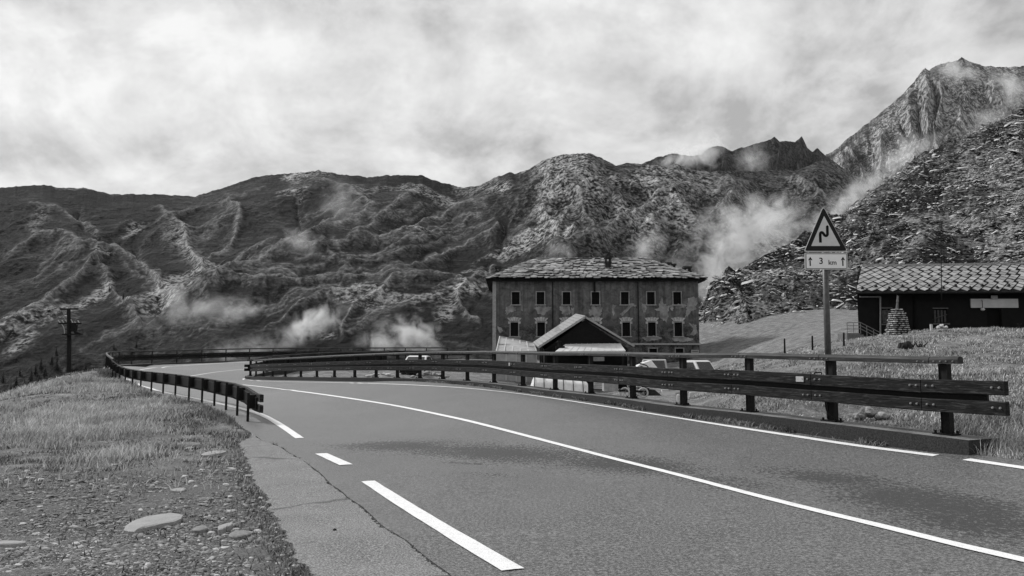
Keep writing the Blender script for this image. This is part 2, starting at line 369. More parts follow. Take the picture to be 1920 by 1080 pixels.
pn = k.noise(k.co('World', (1,1.4,1)), 1.6, 4, .6, .5); pf = k.noise(k.co('World', (1,.6,1)), 24, 3, .75)
msk = k.ramp(k.math('ADD', pf, k.math('MULTIPLY', k.math('SUBTRACT', k.math('MULTIPLY', tot, k.math('ADD', pn, .5)), .42), .30)), ((.51, 0), (.62, 1)))
c3 = k.mix(k.math('MULTIPLY', msk, .9), c2, .018)
k.col(c3); k.rough(k.math('ADD', k.ramp(mid, ((.3, .38), (.7, .55))), k.math('MULTIPLY', msk, .3))); k.b.inputs['Specular IOR Level'].default_value = .5
h_ = k.math('ADD', k.math('MULTIPLY', fine, .6), k.math('MULTIPLY', mid, .5)); k.bump(h_, .7, .012); M['asphalt'] = k.m
tag(arr_obj('road', V.reshape(-1, 3), F, M['asphalt'], smooth=True), kind='structure')
roadpoly = np.vstack([So, Si[::-1]])

# ---------------------------------------------------------------- asphalt apron beside the road, cracked along the joint
crack = [(905,1100),(873,1077),(836,1050),(800,1020),(760,990),(722,965),(697,947),(668,925),(640,903),(612,886),(590,868),(566,850),(545,838),(530,822),(505,810)]
left = [(600,1110),(583,1080),(560,1048),(538,1008),(520,978),(503,945),(489,920),(478,900),(469,880),(462,862),(457,850),(455,842),(450,834),(462,824),(480,818)]
ca_, la_ = gpath(crack)[:, :2], gpath(left)[:, :2]
ca_ = np.vstack([[ca_[0][0]+1.3, 2.4], ca_]); la_ = np.vstack([[la_[0][0]+.9, 2.2], la_])
cs, ls = stations(ca_, 22), stations(la_, 22)
q_ = np.arange(len(cs)); ox = np.interp(cs[:, 1], So[:80, 1], So[:80, 0]); mk = (cs[:, 1] < 13.3)
gap = .03 + .035*np.abs(perlin(q_*.23, q_*0+.5, 3)) + .018*perlin(q_*.9, q_*0+.5, 4); cs[:, 0] = np.where(mk, ox-gap, np.minimum(cs[:, 0], ox-gap))
ls[:, 0] += .05*perlin(q_*.23, q_*0+8.5, 6) + .025*perlin(q_*.9, q_*0+.5, 7)
tq = np.linspace(0, 1, 18)[None, :, None]; XY = ls[:, None]*(1-tq) + cs[:, None]*tq
Z = H(XY[..., 0], XY[..., 1]) + .012 + .012*fbm(XY[..., 0]*1.1, XY[..., 1]*1.1, 3, 5)
V = np.concatenate([XY, Z[..., None]], 2)
ea, eb = V[:, :1].copy(), V[:, -1:].copy(); ea[..., 2] -= .14; eb[..., 2] -= .14; V = np.concatenate([ea, V[:, :1], V, V[:, -1:], eb], 1)
ns, nc = V.shape[:2]; ii, jj = np.meshgrid(np.arange(ns-1), np.array([q for q in range(nc-1) if q not in (1, nc-3)]), indexing='ij'); a = ii*nc+jj
F = np.stack([a, a+1, a+nc+1, a+nc], -1).reshape(-1, 4)[:, ::-1]
k = NT('old pale asphalt'); co = k.co('World'); fine = k.noise(co, 70, 3, .65); mid = k.noise(co, 20, 4, .6); big = k.noise(co, 1.1, 5, .6, .4)
c1 = k.mix(k.ramp(big, ((.35, 0), (.65, .6))), k.ramp(fine, ((.34, .06), (.5, .15), (.64, .34))), k.ramp(fine, ((.34, .1), (.64, .34))))
# thin cracks
cw = k.n('ShaderNodeVectorMath', operation='ADD'); nz = k.n('ShaderNodeTexNoise'); k.l(co, nz.inputs[0]); nz.inputs['Scale'].default_value = 2.2
sc_ = k.n('ShaderNodeVectorMath', operation='SCALE'); k.l(nz.outputs['Color'], sc_.inputs[0]); sc_.inputs['Scale'].default_value = .5; k.l(co, cw.inputs[0]); k.l(sc_.outputs[0], cw.inputs[1])
cr_ = k.ramp(k.vor(cw.outputs[0], .3, 'DISTANCE_TO_EDGE'), ((.004, 1), (.016, 0)))
k.col(k.mix(k.math('MULTIPLY', cr_, .55), c1, .03)); k.rough(.85); k.bump(k.math('ADD', k.math('MULTIPLY', fine, .7), k.math('MULTIPLY', mid, .5)), .8, .014); M['apron'] = k.m
tag(arr_obj('shoulder_pavement', V.reshape(-1, 3), F, M['apron'], smooth=True), kind='structure')
apronpoly = np.vstack([ls, cs[::-1]])

# ---------------------------------------------------------------- white lines
k = NT('road paint'); co = k.co('World'); n = k.noise(co, 9, 7, .7); f_ = k.noise(co, 80, 3, .6)
k.col(k.mix(k.ramp(n, ((.52, 0), (.72, .35))), k.ramp(f_, ((.3, .55), (.6, .8))), .22)); k.rough(.6); k.bump(f_, .4, .008); M['paint'] = k.m
def line(pts, wd, name='road_marking', ends=None, world=False):
    g = catmull(np.array(pts), step=.25) if world else catmull(gpath(catmull(pts, n=max(2, int(np.hypot(pts[-1][0]-pts[0][0], pts[-1][1]-pts[0][1])/14))))[:, :2], step=.25); gp = np.column_stack([g, np.zeros(len(g))]); a_, b_, c_ = offset_path(gp, wd/2), gp, offset_path(gp, -wd/2)
    jt = .006*perlin(np.arange(len(g))*.8, np.zeros(len(g))+wd*9, 2); a_[:, 0] += jt; c_[:, 0] -= jt
    V = np.stack([a_, b_, c_], 1); V[..., 2] = H(V[..., 0], V[..., 1]) + .008; n_ = len(g); ii = np.arange(n_-1)
    F = np.concatenate([np.stack([ii*3+j, ii*3+j+1, ii*3+j+4, ii*3+j+3], 1) for j in (0, 1)])
    V[:, 1, 2] += .002
    o = arr_obj(name, V.reshape(-1, 3), F, M['paint'], smooth=True)
    b = bmesh.new(); b.from_mesh(o.data); bmesh.ops.recalc_face_normals(b, faces=b.faces)
    if sum(f.normal.z for f in b.faces) < 0: bmesh.ops.reverse_faces(b, faces=b.faces)
    b.to_mesh(o.data); b.free()
    return tag(o, kind='structure')
line([(562,822),(522,795),(485,776),(427,760),(365,747),(302,734),(262,722),(232,710)], .17)
line([(602,851),(651,873)], .2)
line([(690,903),(760,948),(830,991),(900,1033),(985,1083)], .18)
line([(1990,1070),(1920,1051),(1806,1025),(1660,989),(1535,959),(1410,927.5),(1266,889.5),(1149,860),(1044,832.5),(900,795),(830,779),(752,763),(690,752.5),(620,742),(565,734.5),(500,726.5),(455,721.5)], .12)
line([(470,708.5),(456,711),(470,713),(502,715),(560,716.4),(615,717.3),(715,719.8),(790,723),(860,727),(920,732.5),(1000,742),(1120,760),(1270,784),(1370,800),(1495,819),(1600,835),(1700,848),(1772,857)], .13)
line([(1812,862),(1866,870),(1940,881)], .13)
line([(262,693.5),(275,691.5),(300,689),(340,685.8),(390,682.7),(430,680.6),(470,679)], .15)
line([(340,707),(362,704.5),(400,698.5),(440,694),(480,690),(520,687)], .12)

# ---------------------------------------------------------------- ground sheet
xs = np.concatenate([np.arange(-90,-24,1.0), np.arange(-24,20,.22), np.arange(20,100,1.0)]); ys = np.concatenate([np.arange(-14,3,.8), np.arange(3,30,.2), np.arange(30,60,.4), np.arange(60,130,1.0)])
GX, GY = np.meshgrid(xs, ys, indexing='ij'); GZ = H(GX, GY)
off = np.clip(inpoly(GX, GY, roadpoly)*1.0 + inpoly(GX, GY, apronpoly), 0, 1)
gravel = sstep(.9, -.7, (GY-11.6) - 1.2*(np.clip(GX,-9,-3.5)+5) + 1.6*fbm(GX*.5, GY*.5, 4, 3))*(GX < 2)
rough_ = fbm(GX*.9, GY*.9, 5, 11)*.055 + fbm(GX*.22, GY*.22, 4, 21)*.10*sstep(10, 22, GY)
nearroad = 1-off
# distance falloff: keep the verge level with the road
GZ2 = GZ + rough_*nearroad*(1-.6*gravel) - .02
GZ2 = np.where(off > 0, GZ-.10, GZ2)
# inside the kerb line nothing may poke above the kerb
edge = np.hypot(GX-(-50), GY-60); 
fall = sstep(75, 95, np.abs(GX-5))*0
V = np.stack([GX, GY, GZ2], -1).reshape(-1, 3); n1_, n2_ = GX.shape
ii, jj = np.meshgrid(np.arange(n1_-1), np.arange(n2_-1), indexing='ij'); a = ii*n2_+jj
F = np.stack([a, a+n2_, a+n2_+1, a+1], -1).reshape(-1, 4)
k = NT('alpine turf and grit'); co = k.co('World'); g1 = k.noise(co, 1.3, 8, .68, .3); g2 = k.noise(k.co('World', (1,1,1)), 14, 6, .7, .6); g3 = k.noise(co, 55, 4, .65)
grass = k.mix(k.ramp(g1, ((.35, 0), (.68, 1))), k.ramp(g2, ((.3, .03), (.7, .15))), k.ramp(g2, ((.25, .08), (.7, .4))))
grit = k.mix(k.ramp(k.vor(co, 26, 'F1', 'Distance'), ((.15, .5), (.6, 0))), k.ramp(g3, ((.3, .055), (.5, .12), (.75, .27))), .2)
k.col(k.mix(k.attr('gravel'), grass, grit)); k.rough(.92); k.b.inputs['Specular IOR Level'].default_value = .12
k.bump(k.math('ADD', k.math('MULTIPLY', g2, 1.0), k.math('MULTIPLY', g3, .5)), .9, .05); M['ground'] = k.m
gr = arr_obj('ground', V, F, M['ground'], smooth=True)
at = gr.data.attributes.new('gravel', 'FLOAT', 'POINT'); at.data.foreach_set('value', gravel.reshape(-1).astype(np.float32)); tag(gr, kind='structure')
def Gz(x, y): return float(H(np.array([x]), np.array([y]))[0])

# ---------------------------------------------------------------- mountains: height fields on fans around the valley
def seglines(feats):
    out = []
    for amp, wd, pts in feats:
        p = np.array(pts, float); q = catmull(p, n=len(p)*10) if len(p) > 2 else p
        out.append((amp, wd, q))
    return out
def dist_poly(x, y, q):
    d = np.full(x.shape, 1e9)
    for a, b in zip(q[:-1], q[1:]):
        ab = b-a; L2 = (ab**2).sum() + 1e-9; t = np.clip(((x-a[0])*ab[0] + (y-a[1])*ab[1])/L2, 0, 1)
        d = np.minimum(d, np.hypot(x-a[0]-t*ab[0], y-a[1]-t*ab[1]))
    return d
SURF = {}
def mountain(name, sky, r_top, r_bot, z_bot, g, ncol, nrow, noise, feats=(), rocks=(), jitter=1.0, mat=None, backdrop=1.12, crest=.14, seed=0, smooth_px=70):
    sky = np.array(sky, float); px = np.linspace(sky[0,0], sky[-1,0], ncol); sk = np.interp(px, sky[:,0], sky[:,1]) + jitter*fbm(px/17.0, px*0+seed, 5, seed, .6)
    tl = np.linspace(0, backdrop, nrow); T = np.repeat(tl[None], ncol, 0)
    u = np.empty(ncol); ve = np.empty(ncol)
    for i in range(ncol): u[i], ve[i] = ray(px[i], sk[i])
    rt = np.array([r_top(p) for p in px]); rb = np.array([r_bot(p) for p in px]); zb = np.array([z_bot(p) for p in px])
    zt = CAM_Z + rt*ve; gg = g if callable(g) else (lambda p: g); ga = np.array([gg(p) for p in px])
    wn_ = max(3, int(ncol*smooth_px/(px[-1]-px[0]))); kr = np.hanning(wn_*2+3); kr /= kr.sum(); pad = len(kr)//2; zts = np.convolve(np.pad(zt, pad, mode='reflect', reflect_type='odd'), kr, mode='valid')[:ncol]
    tc_ = np.minimum(T, 1); Y = rb[:,None] + (rt-rb)[:,None]*T; X = u[:,None]*Y
    Z = zb[:,None] + (zts-zb)[:,None]*tc_**ga[:,None] + (zt-zts)[:,None]*tc_**9
    Z = np.where(T > 1, zt[:,None] - (T-1)*(rt-rb)[:,None]*1.1, Z)
    vx, vy = proj(X, Y, Z)
    env = sstep(0, .06, T)*(1-sstep(1-crest*1.6, 1-crest*.1, tc_))
    # lay the folds out on the slope
    B = np.zeros(T.shape); K = np.zeros(T.shape); wob = 9*fbm(X/90.0, Y/90.0, 3, seed+5) if len(feats) else 0
    wx, wy = vx + 9*fbm(vx/45.0, vy/45.0, 4, seed+71), vy + 7*fbm(vx/45.0, vy/45.0, 4, seed+72)
    for amp, wd, q in seglines(feats):
        m = (px > q[:,0].min()-wd*5) & (px < q[:,0].max()+wd*5)
        if not m.any(): continue
        d = dist_poly(wx[m], wy[m], q); e_ = np.exp(-d/wd); B[m] += amp*.55*e_
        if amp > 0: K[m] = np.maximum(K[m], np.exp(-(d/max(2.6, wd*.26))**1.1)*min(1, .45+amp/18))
    rk = np.zeros(T.shape)
    for amp, wd, q in seglines(rocks):
        m = (px > q[:,0].min()-wd*4) & (px < q[:,0].max()+wd*4)
        d = dist_poly(wx[m], wy[m], q); rk[m] = np.maximum(rk[m], amp*np.exp(-(d/wd)**2))
    nz, nr = noise(X, Y, T, vx, vy)
    Z = Z + env*(nz + B)
    V = np.stack([X, Y, Z], -1).reshape(-1, 3); ii, jj = np.meshgrid(np.arange(ncol-1), np.arange(nrow-1), indexing='ij'); a = ii*nrow+jj
    F = np.stack([a, a+nrow, a+nrow+1, a+1], -1).reshape(-1, 4)
    o = arr_obj(name, V, F, mat, smooth=True)
    for nm, arr in (('rock', np.clip(rk + nr, 0, 1)), ('crest', K*env)):
        at = o.data.attributes.new(nm, 'FLOAT', 'POINT'); at.data.foreach_set('value', arr.reshape(-1).astype(np.float32))
    tag(o, kind='structure'); SURF[name] = (vx, vy, X, Y, Z, T); SURF[name+'_p'] = proj(X, Y, Z); return o
def mtmat(name, s, dark=(.02,.06), pale=(.07,.2), rock=(.06,.42), bumpd=1.5, crestam=.8, ratio=(1,1,1), rot=(0,0,0), screen=.5, streakam=.8):
    k = NT(name); co = k.co('World', ratio, rot); a = k.noise(co, s, 9, .68, .15); b = k.noise(co, s*5.5, 8, .7, .1); c = k.noise(co, s*22, 6, .7)
    cs_ = k.co('World', (ratio[0]*.35, ratio[1]*.35, ratio[2]*3.2), (0, R(-16), 0)); sk_ = k.noise(cs_, s*2.6, 7, .62, .9); sk2 = k.noise(cs_, s*6, 6, .65, .7)
    streak = k.math('MULTIPLY', k.math('MAXIMUM', k.ramp(sk_, ((.46, 0), (.5, 1), (.545, 0))), k.math('MULTIPLY', k.ramp(sk2, ((.47, 0), (.5, 1), (.535, 0))), .6)), k.ramp(a, ((.4, .1), (.6, 1))))
    geo = k.n('ShaderNodeNewGeometry'); sp = k.n('ShaderNodeSeparateXYZ'); k.l(geo.outputs['Normal'], sp.inputs[0])
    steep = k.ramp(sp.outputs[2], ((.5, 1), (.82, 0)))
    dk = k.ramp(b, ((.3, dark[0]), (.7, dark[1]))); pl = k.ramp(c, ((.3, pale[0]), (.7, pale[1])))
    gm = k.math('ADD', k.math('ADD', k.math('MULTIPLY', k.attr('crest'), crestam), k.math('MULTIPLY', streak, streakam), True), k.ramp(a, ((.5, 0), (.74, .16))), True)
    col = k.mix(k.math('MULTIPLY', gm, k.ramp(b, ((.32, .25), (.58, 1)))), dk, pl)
    rkc = k.ramp(k.math('ADD', k.math('MULTIPLY', b, .45), k.math('MULTIPLY', c, .6)), ((.40, rock[0]), (.52, (rock[0]+rock[1])*.42), (.66, rock[1])))
    rm = k.math('MULTIPLY', k.math('ADD', k.attr('rock'), k.math('MULTIPLY', steep, screen), True), k.ramp(k.math('ADD', k.math('MULTIPLY', b, .5), k.math('MULTIPLY', c, .5)), ((.44, 0), (.54, 1))))
    k.col(k.mix(rm, col, rkc)); k.rough(.95); k.b.inputs['Specular IOR Level'].default_value = .08
    k.bump(k.math('ADD', b, k.math('MULTIPLY', c, .55)), 1.0, bumpd); return k.m
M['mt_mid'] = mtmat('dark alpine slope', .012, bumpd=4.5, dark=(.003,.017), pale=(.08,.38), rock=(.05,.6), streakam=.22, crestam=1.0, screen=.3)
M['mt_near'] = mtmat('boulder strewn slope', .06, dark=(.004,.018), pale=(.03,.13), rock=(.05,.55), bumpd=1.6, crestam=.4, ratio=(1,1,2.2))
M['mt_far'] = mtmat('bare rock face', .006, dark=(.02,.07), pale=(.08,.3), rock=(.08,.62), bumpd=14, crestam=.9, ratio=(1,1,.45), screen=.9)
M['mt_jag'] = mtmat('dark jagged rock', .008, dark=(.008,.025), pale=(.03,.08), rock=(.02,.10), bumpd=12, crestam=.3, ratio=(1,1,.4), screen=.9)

def n_mid(X, Y, T, vx, vy):
    s = 1/170.0
    r = ridged(X*s*1.5 - Y*s*.6, Y*s*.9 + X*s*.5, 7, 31, .55)
    f = fbm(X/420.0, Y/420.0, 4, 40)
    craggy = sstep(880, 1060, vx)*sstep(620, 420, vy)
    z = (r-1.0)*(4.5+7*craggy) + f*15 + craggy*4*ridged(X/38.0, Y/60.0, 4, 44)
    # terracing like wind-blown ledges across the open slope
    led = perlin(X/60.0 + .6*fbm(X/130.0, Y/130.0, 3, 60), Y/34.0 - X/95.0 + .8*fbm(X/110.0, Y/110.0, 3, 61), 62)
    z = z + 2.2*np.abs(led)*(1-craggy)
    rk = craggy*.30 + .8*sstep(.38, .7, fbm(X/120.0, Y/120.0, 5, 50)) - .12
    return z, rk
skyC = [(-420,400),(-200,372),(0,352),(40,349),(82,346),(110,352),(160,352),(205,364),(300,364),(320,366),(365,368),(400,358),(440,345),(480,331),(540,325),(592,321),(597,318),(603,321),(640,327),(690,332),(740,328),(790,329),(830,343),(870,352),
        (900,347),(935,330),(955,323),(965,326),(990,318),(1020,300),(1050,290),(1105,287),(1130,297),(1155,311),(1170,306),(1185,306),(1210,308),(1250,312),(1265,307),(1300,318),(1330,321),(1400,322),(1465,318),(1500,319),(1530,303),(1560,300),(1600,330),(1640,380),(1700,430),(1800,470),(1950,500)]
featsC = [(22,22,[(600,322),(640,360),(705,400),(640,440),(560,482),(470,530),(400,580)]),
 (16,16,[(790,331),(765,370),(722,410),(690,450),(660,470)]),(12,12,[(735,330),(700,362),(660,395)]),
 (16,16,[(952,325),(905,370),(820,400),(740,450),(650,480),(540,500)]),
 (20,16,[(1020,302),(1032,360),(1022,410),(1050,450),(1042,490)]),(14,14,[(1100,290),(1080,340),(1090,400),(1110,450)]),
 (18,16,[(1155,312),(1240,358),(1205,400),(1150,450),(1120,480)]),(16,14,[(1262,310),(1300,368),(1250,405),(1180,455)]),
 (14,14,[(420,352),(445,430),(400,500),(380,520)]),(14,16,[(300,395),(340,450),(380,520),(400,560)]),
 (24,18,[(130,470),(185,475),(245,482),(275,510),(300,560)]),(24,20,[(180,508),(120,560),(50,615),(-60,690)]),(12,10,[(180,508),(205,560),(240,600),(255,640)]),
 (12,12,[(930,430),(830,482),(720,532),(600,552),(480,562),(330,580)]),(12,12,[(860,532),(760,536),(700,575),(660,600),(640,640)]),
 (10,9,[(560,545),(460,548),(380,575),(330,600),(250,640)]),(10,9,[(840,440),(760,470),(690,500),(600,520)]),(9,8,[(900,400),(830,430),(760,462)]),
 (9,8,[(700,560),(620,575),(560,600),(500,640)]),(9,8,[(930,500),(880,540),(860,580),(900,620)]),(9,9,[(700,400),(640,420),(590,470)]),
 (-22,20,[(250,470),(285,540),(300,600),(260,640)]),(-16,18,[(150,380),(160,430),(220,460)]),(-14,16,[(560,390),(560,440),(470,500),(400,540)]),(-14,16,[(960,400),(930,480),(900,560)]),
 (-16,14,[(1130,320),(1150,380),(1110,420)]),(-14,14,[(870,355),(800,400),(740,430),(700,470)]),(12,12,[(20,470),(90,440),(150,460)]),(10,10,[(60,380),(130,400),(190,440)]),
 (18,14,[(1340,330),(1380,370),(1350,420),(1380,480)]),(14,12,[(1460,322),(1500,360),(1560,400)]),(12,12,[(1300,460),(1340,500),(1330,560)]),(14,10,[(1440,325),(1400,350),(1340,365)])]
rocksC = [(.95,30,[(1035,310),(1045,350)]),(.9,16,[(1030,360),(1022,415),(1040,440)]),(.9,26,[(1080,300),(1110,360)]),(.95,22,[(1170,410),(1200,420),(1210,450)]),(.85,22,[(1240,380),(1290,430)]),(.6,22,[(330,450),(370,500)]),
 (1,16,[(0,655),(60,630),(130,600)]),(1,12,[(150,590),(200,560)]),(.9,12,[(20,690),(60,660)]),(.5,18,[(80,400),(60,430)]),(.7,16,[(870,560),(830,600)]),(.7,12,[(1065,450),(1060,475)]),(.55,22,[(640,300),(560,340)]),(.6,18,[(870,352),(930,345)]),(.7,12,[(290,540),(300,560)]),(.5,16,[(20,600),(130,620)]),
 (.6,16,[(180,340),(220,350)]),(.5,30,[(1220,320),(1320,340)])]
_st = [[(490,501),(530,481),(565,478)],[(430,551),(475,531),(600,528)],[(360,571),(465,553),(545,551)],[(575,406),(625,386),(660,376)],[(670,561),(715,541),(770,528),(820,531)],[(740,496),(800,471),(870,431),(920,406)],[(650,516),(720,501),(780,481)],
 [(770,446),(830,416),(900,396)],[(610,481),(625,516),(645,526)],[(640,640),(720,600),(760,590)],[(0,640),(25,621),(100,561),(175,511)],[(-20,680),(50,626),(110,585)],[(290,561),(300,531),(270,516),(240,480)],[(50,521),(90,501),(125,481),(240,471)],[(440,381),(370,396),(300,431)],
 [(500,350),(440,375),(400,372)],[(690,470),(740,445),(800,430)],[(560,560),(620,548),(690,530)],[(500,610),(560,580),(640,560)],[(820,560),(860,545),(905,548)],[(700,420),(760,400),(820,372)],[(330,470),(400,440),(450,400)],[(420,520),(470,490),(510,455)],
 [(1290,345),(1330,352),(1400,342),(1460,322)],[(1330,400),(1400,372),(1480,362)],[(1480,340),(1520,372),(1560,400)],[(150,690),(230,650),(300,640)],[(380,640),(440,610),(500,600)],[(960,440),(1010,400),(1040,380)],[(1110,380),(1150,350),(1170,320)]]
_r = np.random.default_rng(5)
for q in _st:
    q = np.array(q, float); featsC.append((3.5, 5, [tuple(p) for p in q]))
    for e in range(3):
        d = _r.uniform(-16, 16, 2); f = _r.uniform(.35, .85); m_ = q.mean(0)+_r.uniform(-18, 18, 2); featsC.append((2.2, 3.2, [tuple(p) for p in (q-q.mean(0))*f+m_+d*.3]))
tr = lambda a: (lambda p: np.interp(p, [q[0] for q in a], [q[1] for q in a]))
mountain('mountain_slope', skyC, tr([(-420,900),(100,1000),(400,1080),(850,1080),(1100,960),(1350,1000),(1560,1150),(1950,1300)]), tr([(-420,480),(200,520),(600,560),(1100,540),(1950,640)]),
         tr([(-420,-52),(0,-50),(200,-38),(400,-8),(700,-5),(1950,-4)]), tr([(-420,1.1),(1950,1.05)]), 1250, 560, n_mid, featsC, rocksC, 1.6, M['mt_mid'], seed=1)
def n_jag(X, Y, T, vx, vy):
    r = 45*(ridged(vx/24.0, vy/200.0, 3, 90, .5)-1); return r, .3 + .3*fbm(vx/10.0, vy/30.0, 3, 91)
mountain('jagged_ridge', [(1150,330),(1190,312),(1230,296),(1260,287),(1290,292),(1315,290),(1329,276),(1350,273),(1360,277),(1372,284),(1385,277),(1395,276),(1420,268),(1437,264),(1452,257),(1462,265),(1478,264),(1490,267),(1503,255),(1509,266),(1514,277),(1524,284),(1532,277),(1540,285),(1548,292),(1600,330)],
         lambda p: 2500, lambda p: 2150, lambda p: 300, 1.0, 420, 130, n_jag, (), (), 1.5, M['mt_jag'], crest=.16, seed=4)
def n_peak(X, Y, T, vx, vy):
    sx = vx + .12*(vy-120); r = ridged(sx/55.0 + .4*fbm(vx/60.0, vy/90.0, 3, 95), vy/190.0, 6, 96, .55); return 30*(r-1) + 24*fbm(vx/80.0, vy/80.0, 4, 97), .35 + .7*fbm(vx/40.0, vy/80.0, 4, 98)
featsA = [(110,9,[(1735,135),(1742,180),(1740,240),(1735,270)]),(110,8,[(1762,160),(1765,210),(1750,260)]),(-150,6,[(1752,150),(1756,200),(1745,265)]),(50,10,[(1690,185),(1665,240),(1655,290)]),(-110,7,[(1722,150),(1725,200),(1730,250)]),
          (60,12,[(1640,225),(1600,280),(1585,330)]),(-50,8,[(1672,190),(1690,230),(1700,260)]),(70,14,[(1800,112),(1830,150),(1900,180)]),(50,10,[(1570,300),(1590,340),(1600,380)]),(50,12,[(1790,200),(1800,240),(1780,280)])]
mountain('high_peak', [(1500,330),(1530,308),(1545,292),(1562,284),(1590,260),(1620,236),(1660,205),(1690,178),(1712,156),(1728,133),(1735,127),(1742,133),(1752,124),(1765,120),(1778,115),(1788,116),(1796,112),(1803,107),(1812,112),(1825,118),(1850,124),(1880,126),(1920,124),(2050,118),(2200,140)],
         lambda p: 2900, lambda p: 2000, lambda p: 180, .95, 800, 420, n_peak, featsA, [(1,5,[(1756,170),(1760,215),(1750,265)]),(1,7,[(1776,180),(1786,225),(1775,262)]),(.9,7,[(1738,150),(1741,215)]),(.6,40,[(1800,200),(1850,240)]),(.6,16,[(1690,200),(1660,250)])], 2.0, M['mt_far'], crest=.14, seed=9)
def n_near(X, Y, T, vx, vy):
    r = ridged(X/22.0 - Y/60.0, Y/30.0, 6, 71, .6); f = fbm(X/70.0, Y/70.0, 4, 73)
    return (r-1)*1.6 + f*2.2 + .5*fbm(X/4.0, Y/5.0, 3, 75), .2 + .9*fbm(X/26.0, Y/34.0, 5, 77) + .3*sstep(1700, 1900, vx)
skyD = [(1290,640),(1305,602),(1315,575),(1330,548),(1350,530),(1370,515),(1420,486),(1500,446),(1560,424),(1600,400),(1620,380),(1660,352),(1700,331),(1735,300),(1760,285),(1800,266),(1850,240),(1890,218),(1920,203),(2000,165),(2150,100),(2350,40)]
mountain('rocky_slope', skyD, tr([(1290,112),(1350,126),(1500,160),(1600,175),(1700,192),(1920,215),(2350,230)]), tr([(1290,98),(1600,96),(1920,90),(2350,80)]), tr([(1290,3.0),(1450,5.0),(1600,6.5),(2350,8)]), 1.0, 760, 420, n_near,
         [(5,16,[(1560,428),(1640,372),(1700,336)]),(4,14,[(1330,555),(1380,570),(1400,620)]),(4,20,[(1900,330),(1750,420),(1640,470)]),(3,14,[(1850,260),(1720,350),(1600,430)]),(3,16,[(1920,420),(1800,470),(1700,500)])],
         [(1,13,[(1590,412),(1650,366),(1705,330)]),(.8,20,[(1880,370),(1900,390)]),(.7,22,[(1860,480),(1910,470)]),(.6,20,[(1820,300),(1800,380)]),(.6,12,[(1560,590),(1480,600),(1320,630)]),(.6,20,[(1480,500),(1400,560)])], 1.5, M['mt_near'], crest=.03, seed=14)
# valley floor far below, one wide sheet
k = NT('valley floor'); co = k.co('World'); a = k.noise(co, .01, 8, .6); k.col(k.ramp(a, ((.35, .03), (.65, .09)))); k.rough(1.0)
mb = MB(); mb.add([(-9000,-6000,-60),(9000,-6000,-60),(9000,9000,-60),(-9000,9000,-60)], [(0,1,2,3)]); tag(mb.build('valley_floor', k.m), kind='structure')

# ---------------------------------------------------------------- kerb under the inner guard rail
def frames(p):
    t = np.gradient(p[:, :2], axis=0); t /= np.linalg.norm(t, axis=1)[:, None]; return t, np.stack([-t[:,1], t[:,0]], 1)
def sweep(name, path, prof, mat, parent=None, zrel=False, caps=True, smooth=False):
    """prof: list of (side offset, height) ; path (n,3) ; closed section"""
    t, nr_ = frames(path); m = len(prof); n = len(path); V = np.empty((n, m, 3))
    for j, (o, h) in enumerate(prof):
        V[:, j, :2] = path[:, :2] + nr_*o; V[:, j, 2] = path[:, 2] + h
    F = [(i*m+j, i*m+(j+1)%m, (i+1)*m+(j+1)%m, (i+1)*m+j) for i in range(n-1) for j in range(m)]
    if caps: F += [tuple(range(m-1,-1,-1)), tuple((n-1)*m+j for j in range(m))]
    o = arr_obj(name, V.reshape(-1, 3), F, mat, parent, smooth); b = bmesh.new(); b.from_mesh(o.data); bmesh.ops.recalc_face_normals(b, faces=b.faces); b.to_mesh(o.data); b.free(); return o
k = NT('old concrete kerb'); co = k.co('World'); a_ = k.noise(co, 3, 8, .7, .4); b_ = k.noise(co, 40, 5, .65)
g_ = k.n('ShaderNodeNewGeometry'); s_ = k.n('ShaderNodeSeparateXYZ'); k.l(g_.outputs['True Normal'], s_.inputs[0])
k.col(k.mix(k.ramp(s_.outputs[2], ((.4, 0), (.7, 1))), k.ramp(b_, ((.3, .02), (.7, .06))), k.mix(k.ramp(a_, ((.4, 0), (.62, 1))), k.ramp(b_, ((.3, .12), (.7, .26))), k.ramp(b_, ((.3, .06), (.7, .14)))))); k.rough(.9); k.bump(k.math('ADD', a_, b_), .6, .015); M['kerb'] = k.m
KP = catmull(KX, step=.5)                             # along the posts, near end first
d0 = KP[0]-KP[1]; d0 /= np.linalg.norm(d0)
tip = catmull([KX[-1], (-17.75,52.7,.50), (-17.7,53.6,.62), (-16.9,54.8,.80), (-15.4,56.3,.95), (-13.2,58.3,1.10), (-11.2,59.9,1.16), (-9.2,61.2,1.2)], step=.5)
kp = np.vstack([[KP[0]+d0*.55], KP, tip[1:]])
# path runs away from the camera: road is on its left (+) side on the near leg
sweep('kerb', kp, [(.34,0),(.34,-.34),(-.28,-.34),(-.28,0)], M['kerb'])['kind'] = 'structure'

